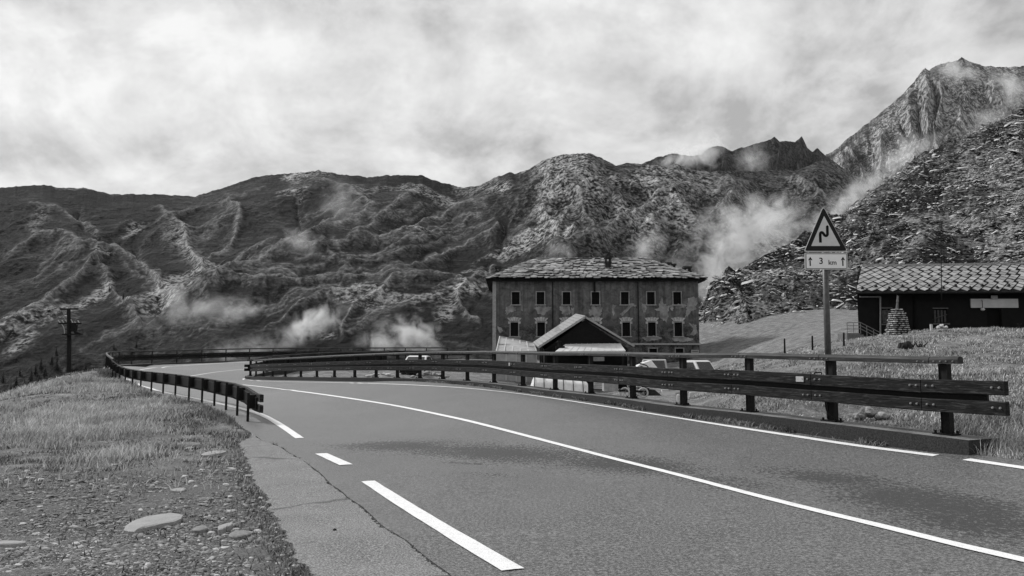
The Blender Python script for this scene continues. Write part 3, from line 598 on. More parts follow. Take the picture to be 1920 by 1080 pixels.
# ---------------------------------------------------------------- timber guard rails
GROUPS = {}
def guard_rail(name, label, path_fn, posts, roadside, top=True, rails=True, first_over=.7, last_over=.5, handrail_from=0, handrail_to=None, base=True, deep=0.0, pw=.055, plates=()):
    """posts: (n,3) foot points; roadside: +1 when the road is on the left of the run"""
    pts = np.array(posts); n = len(pts); root = thing(name, label, 'guard rail', pts[n//3])
    allb, anch = MB(), MB(); t, nr_ = frames(pts); nr_ = nr_*roadside; seg = np.linalg.norm(np.diff(pts[:, :2], axis=0), axis=1)
    hr_to = n-1 if handrail_to is None else handrail_to
    for i in range(n):
        p = pts[i]; d2 = np.array((t[i][0], t[i][1], 0)); s2 = np.array((nr_[i][0], nr_[i][1], 0)); up = np.array((0,0,1.))
        h = 1.0 if (handrail_from <= i <= hr_to) else .80
        mb = MB(); b0 = -deep if not base else 0
        zc = (h+b0)/2; hh = (h-b0)/2                  # open section: web and two flanges
        mb.obox(p+up*zc, d2*pw, s2*.006, up*hh); mb.obox(p+up*zc+d2*(pw+.006)-s2*pw*.55, d2*.005, s2*pw*.9, up*(hh-.002)); mb.obox(p+up*zc-d2*(pw+.006)-s2*pw*.55, d2*.005, s2*pw*.9, up*(hh-.002))
        po = mb.build('post', M['post'], root)
        if base:
            mb = MB(); mb.obox(p+up*.012, d2*.15, s2*.1, up*.01); mb.build('base_plate', M['steel'], po)
            for q in (-1, 1):
                for q2 in (-1, 1):
                    mb = MB() if i < 8 else anch; mb.cyl(p+up*.022+d2*.125*q+s2*.06*q2, p+up*.06+d2*.125*q+s2*.06*q2, .018, .018, 6)
                    if i < 8: mb.build('anchor_bolt', M['steel'], po)
        mb = MB(); mb.obox(p+s2*.085+up*.58, d2*.05, s2*.075, up*.17); mb.build('spacer', M['steel'], root)
    # boards run from joint to joint; joints sit just beyond each post
    J = [pts[0] - np.append(t[0]*first_over, 0)*1.0] + [pts[i] + np.append(t[i]*.18, 0) for i in range(n)] ; JT = [0] + list(range(n))
    J[-1] = pts[-1] + np.append(t[-1]*last_over, 0); Jt = np.array([t[0]] + [t[i] for i in range(n)])
    sgn = roadside
    def board(a, b, ta, tb, o0, o1, z0, z1, nm, mat, wear=0):
        na = np.array((-ta[1], ta[0], 0))*sgn; nb = np.array((-tb[1], tb[0], 0))*sgn; a = a + np.append(ta*.006, 0); b = b - np.append(tb*.006, 0); c = .008
        zj = rng.uniform(-.004, .004)
        pr = [(o0, z0+c), (o0+c, z0), (o1-c, z0), (o1, z0+c), (o1, z1-c), (o1-c, z1), (o0+c, z1), (o0, z1-c)]
        mb = MB(); V = [a + na*o + np.array((0,0,z+zj)) for o, z in pr] + [b + nb*o + np.array((0,0,z+zj)) for o, z in pr]
        mb.add(V, [tuple(range(7,-1,-1)), tuple(range(8,16))] + [(q, (q+1)%8, 8+(q+1)%8, 8+q) for q in range(8)])
        return mb.build(nm, mat, root)
    def bolts(a, b, ta, tb, o, z, r, par):
        na = np.array((-ta[1], ta[0], 0))*sgn; nb = np.array((-tb[1], tb[0], 0))*sgn; A = np.append(ta, 0); B = np.append(tb, 0); zv = np.array((0,0,z))
        for q0, q1 in [(b-B*q+nb*o+zv, b-B*q+nb*(o+.018)+zv) for q in (.09, .19)] + [(a+A*q+na*o+zv, a+A*q+na*(o+.018)+zv) for q in (.07, .17)]:
            mb = MB() if (i < 8 and base) else allb; mb.cyl(q0, q1, r, r*.7, 8)
            if i < 8 and base: mb.build('bolt', M['bolt'], par)
    for i in range(n):
        a, b, ta, tb = J[i], J[i+1], Jt[i], Jt[i+1]
        if np.linalg.norm(b-a) < .1: continue
        for z0, z1 in ((.33, .51), (.59, .775)):
            o = board(a, b, ta, tb, .165, .255, z0, z1, 'plank', M['timber'])
            bolts(a, b, ta, tb, .255, (z0+z1)/2+.01, .017, o)
        # steel channel between the two planks
        mb = MB(); na = np.array((-ta[1], ta[0], 0))*sgn; nb = np.array((-tb[1], tb[0], 0))*sgn
        sa = a + (np.append(ta*.3, 0) if i == 0 else 0)
        V = [sa + na*o + np.array((0,0,z)) for o, z in ((.12,.40),(.162,.40),(.162,.70),(.12,.70))] + [b + nb*o + np.array((0,0,z)) for o, z in ((.12,.40),(.162,.40),(.162,.70),(.12,.70))]
        mb.add(V, [(3,2,1,0),(4,5,6,7)] + [(q,(q+1)%4,4+(q+1)%4,4+q) for q in range(4)]); mb.build('steel_band', M['steel'], root)
        if handrail_from <= i and i <= hr_to:
            sh = 0 if i else max(0, first_over-.27)
            aa = a + np.append(ta*sh, 0); pr = [(.07,1.0),(.07,1.06),(.045,1.095),(.01,1.105),(-.03,1.095),(-.055,1.06),(-.055,1.0)]
            jx = np.append(ta*.0, 0); V = [aa+na*o+np.array((0,0,z)) for o, z in pr] + [b-np.append(tb*.012,0)+nb*o+np.array((0,0,z)) for o, z in pr]; mb = MB()
            mb.add(V, [tuple(range(6,-1,-1)), tuple(range(7,14))] + [(q,(q+1)%7,7+(q+1)%7,7+q) for q in range(7)]); hr = mb.build('handrail', M['handrail'], root)
            bolts(aa, b, ta, tb, .07, 1.035, .011, hr)
    if allb.v: allb.build('bolts', M['bolt'], root)['kind'] = 'stuff'
    if anch.v: anch.build('anchor_bolts', M['steel'], root)['kind'] = 'stuff'
    for (i, f, kind_) in plates:
        a, b, ta = J[i], J[i+1], Jt[i]; c = a + (b-a)*f; na = np.array((-ta[1], ta[0], 0))*sgn
        mb = MB(); mb.obox(c+na*.262+np.array((0,0,.68)), np.append(ta*(.085 if kind_ else .05), 0), na*.006, np.array((0,0,.045 if kind_ else .05))); mb.build('reflector', M['plate'], root, bevel=.004)
    return root
KXp = KX.copy()
inner = guard_rail('guard_rail', 'long dark timber guard rail with handrail on the kerb in front of the house', None, KXp, +1, first_over=1.02, last_over=.5, plates=((2,.12,1),(8,.1,0)))
# back run of the hairpin, beyond the tip
bp = catmull([(-17.75,52.7,.50), (-17.7,53.6,.62), (-16.9,54.8,.80), (-15.4,56.3,.95), (-13.2,58.3,1.10), (-11.2,59.9,1.16), (-9.4,61.1,1.2)], step=1.9)
guard_rail('guard_rail', 'short dark guard rail running back from the hairpin tip, behind the long kerb rail', None, bp, +1, first_over=.3, last_over=.4, plates=())
outer = guard_rail('guard_rail', 'dark timber guard rail curving round the outside of the hairpin above the grass slope', None, o_all, -1, first_over=.62, last_over=.4, handrail_from=15, base=False, deep=.55, pw=.03)
# low kerb under the far part of the outer rail
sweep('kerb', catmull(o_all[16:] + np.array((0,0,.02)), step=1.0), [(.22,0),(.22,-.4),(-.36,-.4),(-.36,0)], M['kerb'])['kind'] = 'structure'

# ---------------------------------------------------------------- road sign
def text_mesh(txt, size, org, parent, mat, name='lettering', ext=.001):
    cu = bpy.data.curves.new('txt', 'FONT'); cu.body = txt; cu.size = size; cu.extrude = ext; cu.align_x = 'CENTER'; cu.align_y = 'CENTER'; cu.offset = size*.012
    tmp = bpy.data.objects.new('txt', cu); C.objects.link(tmp); bpy.context.view_layer.update()
    me = bpy.data.meshes.new_from_object(tmp.evaluated_get(bpy.context.evaluated_depsgraph_get())); bpy.data.objects.remove(tmp)
    V = np.array([v.co for v in me.vertices]); F = [tuple(p.vertices) for p in me.polygons]
    W = np.stack([org[0]+V[:,0], org[1]-V[:,2], org[2]+V[:,1]], 1); return arr_obj(name, W, F, mat, parent)
def flat(poly, y0, y1): return [(a_, y0, b_) for a_, b_ in poly], (0, y1-y0, 0)
def roundpoly(pts, r, n=6):
    out = []; m = len(pts)
    for i in range(m):
        p0, p1, p2 = (np.array(pts[(i+j)%m], float) for j in (-1, 0, 1)); a_ = (p0-p1)/np.linalg.norm(p0-p1); b_ = (p2-p1)/np.linalg.norm(p2-p1)
        ang = math.acos(np.clip(a_@b_, -1, 1)); dd = r/math.tan(ang/2); s_, e_ = p1+a_*dd, p1+b_*dd
        for q in range(n+1):
            t_ = q/n; out.append(tuple((1-t_)**2*s_ + 2*t_*(1-t_)*p1 + t_*t_*e_))
    return out
SY = 13.45
foot = PX(1558.5, SY, 0); foot[2] = float(P(1558.5, 792, SY)[2]); topp = P(1544, 392, SY)
M['pole'] = simple('sign pole steel', .035, .08, 14, .5, .1, .4)
M['sign_rim'] = simple('sign rim', .42, .5, 20, .5, 0); M['sign_dark'] = simple('dark sign border', .014, .02, 20, .45, 0); M['sign_field'] = simple('sign field', .52, .6, 12, .5, 0)
M['panel_field'] = simple('distance panel field', .76, .82, 12, .5, 0); M['black'] = simple('black print', .006, .01, 20, .6, 0)
sg = thing('road_sign', 'triangular double bend warning sign with 3 km panel on a tall grey pole', 'road sign', foot)
mb = MB(); mb.cyl(foot, P(1544.5, 405, SY+.05), .055, .05, 16); mb.cyl(P(1544.5, 405, SY+.05), P(1544.5, 402, SY+.05), .055, .05, 16); mb.build('pole', M['pole'], sg, smooth=True)
def s2w(zx, zy): q = P(1480+zx/7.2, 370+zy/7.2, SY-.07); return (q[0], q[2])
sy = SY-.07
tri = [s2w(198, 738), s2w(790, 738), s2w(458, 112)]
def scaled(poly, f):
    c_ = np.mean(np.array(poly), 0); return [tuple(c_+(np.array(p)-c_)*f) for p in poly]
mb = MB(); mb.prism(*flat(roundpoly(tri, .035), sy+.012, sy)); tp = mb.build('triangle_plate', M['sign_rim'], sg)
mb = MB(); mb.prism(*flat(roundpoly([s2w(210, 722), s2w(778, 722), s2w(459, 130)], .028), sy-.002, sy-.0005)); mb.build('warning_border', M['sign_dark'], tp)
mb = MB(); mb.prism(*flat(roundpoly([s2w(294, 657), s2w(686, 657), s2w(468, 250)], .008), sy-.0045, sy-.003)); mb.build('sign_field', M['sign_field'], tp)
pts2 = catmull([s2w(419,612), s2w(417,560), s2w(415,510), s2w(420,482), s2w(440,474), s2w(458,490), s2w(474,512), s2w(494,520), s2w(512,506), s2w(513,480), s2w(512,440), s2w(510,392)], n=40)
tv, nv = frames(np.column_stack([pts2, np.zeros(40)])); hw = .024
lft = [tuple(pts2[i]+nv[i]*hw) for i in range(40)]; rgt = [tuple(pts2[i]-nv[i]*hw) for i in range(40)]
mb = MB(); mb.add([(a_, sy-.006, b_) for a_, b_ in lft+rgt], [(i, i+1, 41+i, 40+i) for i in range(39)]); mb.add([(a_, sy-.006, b_) for a_, b_ in (s2w(490,395), s2w(510,374), s2w(532,395))], [(0,1,2)])
mb.build('bend_symbol', M['black'], tp)
pn = [s2w(210,975), s2w(790,975), s2w(784,748), s2w(208,748)]
mb = MB(); mb.prism(*flat(roundpoly(pn, .02), sy+.012, sy)); pp = mb.build('distance_panel', M['sign_rim'], sg)
mb = MB(); mb.prism(*flat(roundpoly([s2w(226,962), s2w(776,962), s2w(772,762), s2w(222,762)], .014), sy-.002, sy-.0005)); mb.build('panel_frame', M['sign_dark'], pp)
mb = MB(); mb.prism(*flat(roundpoly([s2w(232,957), s2w(770,957), s2w(766,768), s2w(228,768)], .012), sy-.0045, sy-.003)); mb.build('panel_field', M['panel_field'], pp)
for cx in (281, 722):
    mb = MB(); x0, z0 = s2w(cx, 927); x1, z1 = s2w(cx, 850); x2, z2 = s2w(cx, 803); w_ = .011
    mb.add([(x0-w_, sy-.006, z0), (x0+w_, sy-.006, z0), (x0+w_, sy-.006, z1), (x0-w_, sy-.006, z1)], [(0,1,2,3)])
    mb.add([(x1-.039, sy-.006, z1-.002), (x1, sy-.006, z1+.008), (x1+.039, sy-.006, z1-.002), (x2, sy-.006, z2)], [(0,1,2,3)]); mb.build('arrow', M['black'], pp)
tx, tz = s2w(427, 863); text_mesh('3', .155, (tx, sy-.006, tz), pp, M['black'])
tx, tz = s2w(581, 882); text_mesh('km', .118, (tx, sy-.006, tz), pp, M['black'])
mb = MB()
for zy in (640, 860): x_, z_ = s2w(478, zy); mb.box(x_-.09, x_+.09, sy+.014, sy+.03, z_-.02, z_+.02)
mb.build('bracket', M['steel'], sg)

# ---------------------------------------------------------------- slate roofs
def slate_mat(name, lo, hi):
    k = NT(name); co = k.co('World'); n = k.noise(co, 6, 6, .65); isl = k.island()
    k.col(k.mix(.4, k.ramp(isl, ((0, lo), (1, hi))), k.ramp(n, ((.3, lo*.7), (.7, hi))))); k.rough(.75); k.bump(n, .4, .02); return k.m
M['slate_old'] = slate_mat('old stone slates', .09, .5); M['slate_new'] = slate_mat('pale diamond slates', .16, .42)
def slated(mb, a, b, c, d, rows, wid, diamond=False, thick=.03, lift=.05, jit=.25):
    """a,b eave left/right; d,c ridge left/right. Overlapping slates with real thickness."""
    a, b, c, d = (np.array(q, float) for q in (a, b, c, d)); nrm = np.cross(b-a, d-a); nrm /= np.linalg.norm(nrm)
    if nrm[2] < 0: nrm = -nrm
    for r in range(rows):
        t0, t1 = r/rows, min(1, (r+(1.25 if not diamond else 1.9))/rows); L, Rr = a+(d-a)*t0, b+(c-b)*t0; L1, R1 = a+(d-a)*t1, b+(c-b)*t1
        n = max(1, int(np.linalg.norm(Rr-L)/wid)); edges = (np.arange(n+1)+(.5 if r % 2 else 0))/n
        if not diamond: edges = edges + rng.uniform(-jit, jit, n+1)/n; edges = np.clip(edges, 0, 1); edges = np.concatenate([[0], edges[(edges > .2/n) & (edges < 1-.2/n)], [1]])
        else: edges = np.concatenate([[edges[0]-1/n], edges])
        for e0, e1 in zip(edges[:-1], edges[1:]):
            lf = nrm*lift*(1+.5*rng.uniform(-1, 1)); hi_ = nrm*.008; th = nrm*thick
            if diamond:
                m_ = (e0+e1)/2; tm = (r+.95)/rows; ex = .03/n
                q = [(m_, t0), (e1-ex, (t0+tm)/2+.48/rows*.0+(tm-t0)*.5), (m_, min(1, t0+2*(tm-t0))), (e0+ex, (t0+tm)/2+(tm-t0)*.5)]
                q = [(np.clip(u_, 0, 1), min(max(v_, 0), 1)) for u_, v_ in q]; P4 = []
                for (u_, v_), f_ in zip(q, (1, .5, 0, .5)):
                    base = (a+(d-a)*v_)*(1-u_) + (b+(c-b)*v_)*u_; P4.append(base + lf*f_ + hi_)
                if abs(q[1][0]-q[3][0]) < .3/n: continue
                c4 = sum(P4)/4; P4 = [c4+(p-c4)*.91 for p in P4]
                mb.add([p+th for p in P4] + P4, [(0,1,2,3),(0,4,5,1),(3,7,4,0)])
            else:
                f0 = -rng.uniform(0, .35)/rows; s0 = t0+f0 if r else t0+f0*.4; g = .035/n; e0_, e1_ = e0+g, e1-g; cut = rng.uniform(.05, .45)/rows
                def pt(u_, v_): return (a+(d-a)*v_)*(1-u_) + (b+(c-b)*v_)*u_
                ux = (e1_-e0_)*.26
                P5 = [pt(e0_, s0+cut)+lf, pt(e0_+ux, s0)+lf, pt(e1_-ux, s0)+lf, pt(e1_, s0+rng.uniform(.05, .45)/rows)+lf, pt(e1_, t1)+hi_, pt(e0_, t1)+hi_]
                mb.add([p+th for p in P5] + P5, [(0,1,2,3,4,5),(0,6,7,1),(1,7,8,2),(2,8,9,3),(0,5,11,6),(3,9,10,4)])

# ---------------------------------------------------------------- the big stone house
k = NT('weathered stucco'); co = k.co('World'); a_ = k.noise(k.co('World', (1,1,.6)), .35, 8, .65, .4); b_ = k.noise(co, 1.6, 8, .7, .6); c_ = k.noise(co, 9, 5, .7); st = k.noise(k.co('World', (2.2,2.2,.14)), 1.4, 6, .6, .3)
sp_ = k.n('ShaderNodeSeparateXYZ'); k.l(co, sp_.inputs[0])
low = k.ramp(k.math('ADD', k.math('MULTIPLY', sp_.outputs[2], -.12), k.math('MULTIPLY', b_, .55)), ((.0, 0), (1, 1)))
lowm = k.ramp(k.math('ADD', k.math('DIVIDE', k.math('SUBTRACT', 7.0, sp_.outputs[2]), 3.0), k.math('MULTIPLY', k.math('SUBTRACT', b_, .5), 2.2)), ((.42, 0), (.56, 1)))
up_ = k.mix(k.ramp(st, ((.42, 0), (.62, .6))), k.ramp(b_, ((.35, .06), (.65, .17))), .035)
lo_ = k.mix(k.ramp(b_, ((.42, 0), (.6, 1))), k.ramp(c_, ((.3, .015), (.7, .04))), k.ramp(c_, ((.3, .06), (.7, .16))))
k.col(k.mix(lowm, up_, lo_)); k.rough(.92); k.bump(k.math('ADD', b_, c_), .5, .03); M['stucco'] = k.m
M['stone_trim'] = simple('pale stone trim', .22, .36, 6, .9, .3); M['win_trim'] = simple('window stone surround', .16, .32, 3, .9, .3); M['stone_arch'] = simple('arch stone', .24, .5, 3, .9, .4); M['patch'] = simple('bare plaster', .12, .34, 1.8, .95, .3)
M['dark_opening'] = simple('unlit window glass', .003, .006, 5, .6, 0, .1); M['oldwood'] = simple('blackened timber', .004, .016, 5, .85, .4, stretch=(1,1,6)); M['eave'] = simple('eave boards', .008, .016, 6, .9, .2)
HY = 82.0
def hx(px, py=600): return P(px, py, HY)[0]
def hz(py): return P(1117, py, HY)[2]
x0, x1 = hx(924.5), hx(1310.5); zt = hz(527.5); zb = .9; DEP = 13.0
hs = thing('stone_house', 'large abandoned three storey stucco house with a slate hipped roof below the mountain', 'house', ((x0+x1)/2, HY+DEP/2, zb))
# front wall with real openings
rows = [(547.5, 571, [967,1013.5,1062.5,1117,1172,1221,1270.5]), (604.5, 630.5, [964.5,1014.5,1062,1117,1174,1222,1271.5]), (653.5, 668, [1223.5,1273])]
holes = []
for y0_, y1_, xs_ in rows:
    for x_ in xs_: holes.append((hx(x_-7.2), hx(x_+7.2), hz(y1_), hz(y0_)))
xsb = sorted(set([x0, x1] + [h[0] for h in holes] + [h[1] for h in holes])); zsb = sorted(set([zb, zt] + [h[2] for h in holes] + [h[3] for h in holes]))
mb = MB()
for i in range(len(xsb)-1):
    for j in range(len(zsb)-1):
        cx, cz_ = (xsb[i]+xsb[i+1])/2, (zsb[j]+zsb[j+1])/2
        if any(h[0] < cx < h[1] and h[2] < cz_ < h[3] for h in holes): continue
        mb.add([(xsb[i],HY,zsb[j]),(xsb[i+1],HY,zsb[j]),(xsb[i+1],HY,zsb[j+1]),(xsb[i],HY,zsb[j+1])], [(0,1,2,3)])
for h in holes:                                        # reveals
    a_, b_, c_, d_ = h; D = .35
    mb.add([(a_,HY,c_),(a_,HY+D,c_),(a_,HY+D,d_),(a_,HY,d_)], [(0,1,2,3)]); mb.add([(b_,HY,c_),(b_,HY+D,c_),(b_,HY+D,d_),(b_,HY,d_)], [(0,3,2,1)])
    mb.add([(a_,HY,d_),(a_,HY+D,d_),(b_,HY+D,d_),(b_,HY,d_)], [(0,1,2,3)]); mb.add([(a_,HY,c_),(b_,HY,c_),(b_,HY+D,c_),(a_,HY+D,c_)], [(0,1,2,3)])
mb.add([(x0,HY,zb),(x0,HY,zt),(x0,HY+DEP,zt),(x0,HY+DEP,zb)], [(0,1,2,3)]); mb.add([(x1,HY,zb),(x1,HY+DEP,zb),(x1,HY+DEP,zt),(x1,HY,zt)], [(0,1,2,3)]); mb.add([(x0,HY+DEP,zb),(x0,HY+DEP,zt),(x1,HY+DEP,zt),(x1,HY+DEP,zb)], [(0,1,2,3)])
arr_obj('wall', mb.v, mb.f, M['stucco'], hs)
for q, h in enumerate(holes):
    a_, b_, c_, d_ = h; mb = MB(); w_ = .1; fy0, fy1 = HY-.03, HY+.12
    mb.box(a_-w_, a_, fy0, fy1, c_, d_); mb.box(b_, b_+w_, fy0, fy1, c_, d_); mb.box(a_-w_, b_+w_, fy0, fy1, d_, d_+w_)
    wn = mb.build('window', M['win_trim'], hs)
    mb = MB(); mb.box(a_+.001, b_-.001, HY+.28, HY+.3, c_+.001, d_-.001); mb.build('pane', M['dark_opening'], wn)
    mb = MB(); m_ = (a_+b_)/2; mb.box(m_-.03, m_+.03, HY+.24, HY+.275, c_+.002, d_-.002); mb.box(a_+.002, m_-.031, HY+.24, HY+.275, (c_+d_)/2-.03, (c_+d_)/2+.03); mb.box(m_+.031, b_-.002, HY+.24, HY+.275, (c_+d_)/2-.03, (c_+d_)/2+.03); mb.build('glazing_bar', M['oldwood'], wn)
    if q < 14:
        mb = MB(); mb.box(a_-w_-.08, b_+w_+.08, HY-.12, HY+.1, c_-.1, c_-.002); mb.build('sill', M['stone_trim'], wn)
    if 7 <= q < 14 :                                   # fan of arch stones
        mb = MB(); cx = (a_+b_)/2
        for s_ in range(5):
            f0, f1 = -.5+s_/5+.012, -.5+(s_+1)/5-.012; W0, W1 = (b_-a_)*1.25, (b_-a_)*1.95; zl, zu = d_+.13, d_+.58-.10*abs(s_-2)/2
            mb.prism([(cx+f0*W0, HY-.05, zl), (cx+f1*W0, HY-.05, zl), (cx+f1*W1, HY-.05, zu), (cx+f0*W1, HY-.05, zu)], (0, .049, 0))
        for s_ in (-1, 1): mb.box(cx+s_*(b_-a_)*.66-.12, cx+s_*(b_-a_)*.66+.12, HY-.04, HY-.001, d_-.14, d_+.10)
        mb.build('stone_arch', M['stone_arch'], hs)
# bare plaster patches, measured off the wall
def patch(pts):
    p = [(880+a_/4, 460+b_/4) for a_, b_ in pts]; q = []
    pc = catmull(p + [p[0]], n=56)[:-1]; ce = pc.mean(0); s_ = rng.uniform(0, 99)
    for i, u_ in enumerate(pc): 
        an = 6.28318*i/55; q.append(ce + (u_-ce)*(1+.35*float(fbm(np.array([3*math.cos(an)+s_]), np.array([3*math.sin(an)]), 4, 9)[0])))
    mb = MB(); mb.prism([(hx(u_, v_), HY-.012, hz(v_)) for u_, v_ in q], (0, .010, 0)); mb.build('plaster_patch', M['patch'], hs)
for pts in ([(275,470),(310,452),(345,470),(345,490),(300,505),(280,520)], [(385,450),(398,450),(398,490),(386,485)], [(485,470),(520,455),(590,460),(595,490),(560,515),(515,510),(500,485)], [(680,460),(745,458),(758,500),(740,520),(700,512),(685,490)],
            [(765,470),(785,475),(782,520),(768,515)], [(900,480),(925,460),(990,458),(1000,500),(975,545),(985,580),(950,560),(930,520),(900,530)], [(1075,450),(1100,450),(1085,480),(1090,515),(1075,520),(1068,480)],
            [(1130,515),(1180,470),(1215,430),(1255,475),(1220,460),(1190,490),(1150,525)], [(1295,440),(1325,450),(1328,495),(1310,500),(1295,480)], [(1385,480),(1420,465),(1430,420),(1450,408),(1458,440),(1500,460),(1495,520),(1470,570),(1430,530),(1415,495)],
            [(1508,450),(1530,450),(1525,490),(1510,480)], [(1535,445),(1618,440),(1615,465),(1560,470)], [(1640,400),(1700,395),(1700,470),(1660,500),(1630,540),(1625,500)], [(1300,690),(1400,680),(1430,705),(1330,715)], [(1525,690),(1600,685),(1670,705),(1620,722),(1540,715)], [(1650,590),(1700,600),(1705,670),(1660,665),(1680,630)],
            [(300,685),(380,685),(370,705),(330,705)], [(205,600),(250,630),(230,660)]): patch(pts)
for px_, y0_, y1_, nm in ((1036.5,529,652,'downpipe'),(1197,529,645,'downpipe')):
    mb = MB(); mb.cyl((hx(px_),HY-.07,hz(y1_)), (hx(px_),HY-.07,hz(y0_)), .045, .045, 8); mb.build(nm, M['steel'], hs)
mb = MB(); mb.box(hx(1113.5), hx(1117), HY-.16, HY-.01, hz(547), hz(529)); mb.build('flue', M['steel'], hs)
mb = MB(); mb.box(x0-.06, x0+.32, HY-.1, HY-.001, zb, zt-.002); mb.build('corner_pilaster', M['stone_trim'], hs)
mb = MB(); mb.box(hx(1180), x1+.1, HY-.14, HY-.001, hz(646.8), hz(643.5)); mb.build('string_course', M['stone_trim'], hs)
mb = MB(); mb.box(x0-.62, x1+.62, HY-.62, HY+DEP+.6, zt+.0, zt+.14); mb.build('eave', M['eave'], hs)
ze = zt+.16; ex0, ex1, ey0, ey1 = x0-.78, x1+.85, HY-.75, HY+DEP+.75; ry = HY+DEP/2; ridz = float(P(1100, 485, ry)[2]); rx0, rx1 = PX(1008, ry, ridz)[0], PX(1204, ry, ridz)[0]
A_, B_, C_, D_, E_, F_ = (ex0,ey0,ze), (ex1,ey0,ze), (ex1,ey1,ze), (ex0,ey1,ze), (rx0,ry,ridz), (rx1,ry,ridz)
mb = MB(); mb.add([A_,B_,C_,D_,E_,F_], [(0,1,5,4),(1,2,5),(2,3,4,5),(3,0,4),(3,2,1,0)]); rb_ = mb.build('roof_deck', M['eave'], hs)
mb = MB(); slated(mb, A_, B_, F_, E_, 12, .66, lift=.17, thick=.08, jit=.3); slated(mb, D_, A_, E_, E_, 11, .95, lift=.15, thick=.07); slated(mb, B_, C_, F_, F_, 11, .95, lift=.15, thick=.07); slated(mb, C_, D_, E_, F_, 8, 1.1)
arr_obj('roof', mb.v, mb.f, M['slate_old'], hs)
def chimney(pxl, pxr, yt, yb, Yd, par=hs):
    mb = MB(); a_ = P(pxl, yb, Yd); b_ = P(pxr, yt, Yd); w_ = b_[0]-a_[0]; top = b_[2]-.22
    mb.box(a_[0], b_[0], Yd, Yd+w_*1.2, a_[2]-1.2, top-.45); mb.box(a_[0]-.08, b_[0]+.08, Yd-.08, Yd+w_*1.2+.08, top-.45, top-.33)
    for i in (0, 1):
        for j in (0, 1): mb.box(a_[0]+i*(w_-.16), a_[0]+i*(w_-.16)+.16, Yd+j*(w_*1.2-.16), Yd+j*(w_*1.2-.16)+.16, top-.33, top)
    mb.box(a_[0]-.1, b_[0]+.1, Yd-.1, Yd+w_*1.2+.1, top, top+.2); mb.build('chimney', simple('chimney stone', .015, .05, 4, .9, .4), par)
chimney(929, 938.5, 499, 518, HY+2.6); chimney(1135.5, 1145.5, 481, 503, HY+2.3); chimney(1127, 1133, 480.5, 488, HY+9); chimney(1249, 1257.5, 491.5, 499, HY+9); chimney(1259, 1266.5, 494, 501, HY+8.2); chimney(1283.5, 1295.5, 499, 512, HY+5)
# small name board at the corner of the house
nb = thing('name_board', 'small pale board fixed to the wall at the right corner of the stucco house', 'sign board', (hx(1302), HY-.05, hz(663)))
mb = MB(); mb.box(hx(1294.5), hx(1309), HY-.06, HY-.02, hz(661.7), hz(656)); bd = mb.build('board', M['stone_trim'], nb)
mb = MB(); mb.box(hx(1296.5), hx(1307), HY-.066, HY-.062, hz(659.3), hz(658.2)); mb.build('lettering', M['steel'], bd)

# ---------------------------------------------------------------- dark timber barn in front of the house
M['tin'] = simple('corrugated tin', .12, .26, 3, .5, .1, .4, stretch=(8,.5,.5)); M['tin_pale'] = simple('pale tin sheet', .45, .62, 2.5, .45, .1, .4)
BY = 52.0
lf0, ap0, rt0 = P(1009, 652, BY), P(1097.5, 594.5, BY), P(1189.5, 649.5, BY)
lf1, ap1 = P(999.5, 643.8, BY+5), P(1079.5, 590.3, BY+5); rt1 = rt0 + (ap1-ap0)
barn = thing('timber_barn', 'dark timber gabled barn with a pale tin roof in front of the big house', 'barn', (ap0[0], BY+3, -.3))
wl, wr = lf0 + np.array((.45,.25,-.1)), rt0 + np.array((-.45,.25,-.1)); wa = ap0 + np.array((0,.25,-.18)); gz = -.5
mb = MB(); bl, br, ba = wl+(lf1-lf0)*.92, wr+(rt1-rt0)*.92, wa+(ap1-ap0)*.92
f_ = lambda p: (p[0], p[1], gz)
mb.add([f_(wl), f_(wr), wr, wa, wl, f_(bl), f_(br), br, ba, bl], [(0,1,2,3,4),(9,8,7,6,5),(0,4,9,5),(1,6,7,2)]); mb.build('wall', M['oldwood'], barn)
def slab(mb, q, t):
    q = [np.array(p) for p in q]; mb.prism(q, (0, 0, t))
mb = MB(); slab(mb, [lf0, ap0, ap1, lf1], .09)
for i in range(13):
    u_ = (i+.5)/13; a_, b_ = lf0+(lf1-lf0)*0, ap0; p0 = lf0*(1-u_)+ap0*u_; p1 = lf1*(1-u_)+ap1*u_; mb.beam(p0+np.array((0,0,.11)), p1+np.array((0,0,.10)), .04, .02)
mb.build('roof', M['tin'], barn)
mb = MB(); slab(mb, [ap0, rt0, rt1, ap1], .09); mb.build('roof', M['tin'], barn)
mb = MB(); mb.beam(lf0+np.array((0,-.03,0)), ap0+np.array((0,-.03,0)), .05, .12); mb.beam(ap0+np.array((0,-.03,0)), rt0+np.array((0,-.03,0)), .05, .12); mb.build('barge_board', M['stone_trim'], barn)
mb = MB(); q = [P(1037.5,626,BY+.8)+np.array((0,0,.3)), P(1045,620,BY+.9)+np.array((0,0,.3)), P(1052,625,BY+.8)+np.array((0,0,.25)), P(1036,631,BY+.6)+np.array((0,0,.25))]; slab(mb, q, .03); mb.build('roof_flap', M['tin_pale'], barn)
mb = MB(); 
for px_ in (1017, 1025, 1038): a_ = P(px_, 660, BY-.05); mb.box(a_[0]-.05, a_[0]+.05, BY-.12, BY+.2, gz, a_[2]+.25)
a_ = P(1184, 660, BY); mb.box(a_[0]-.1, a_[0]+.1, BY-.15, BY+.2, gz, a_[2]); mb.build('wall_post', M['oldwood'], barn)
PYa = BY-2.2
q = [P(1041,660.5,PYa), P(1173,659,PYa), P(1163,645.3,BY+.1), P(1060,646.7,BY+.1)]; mb = MB(); slab(mb, q, .06)
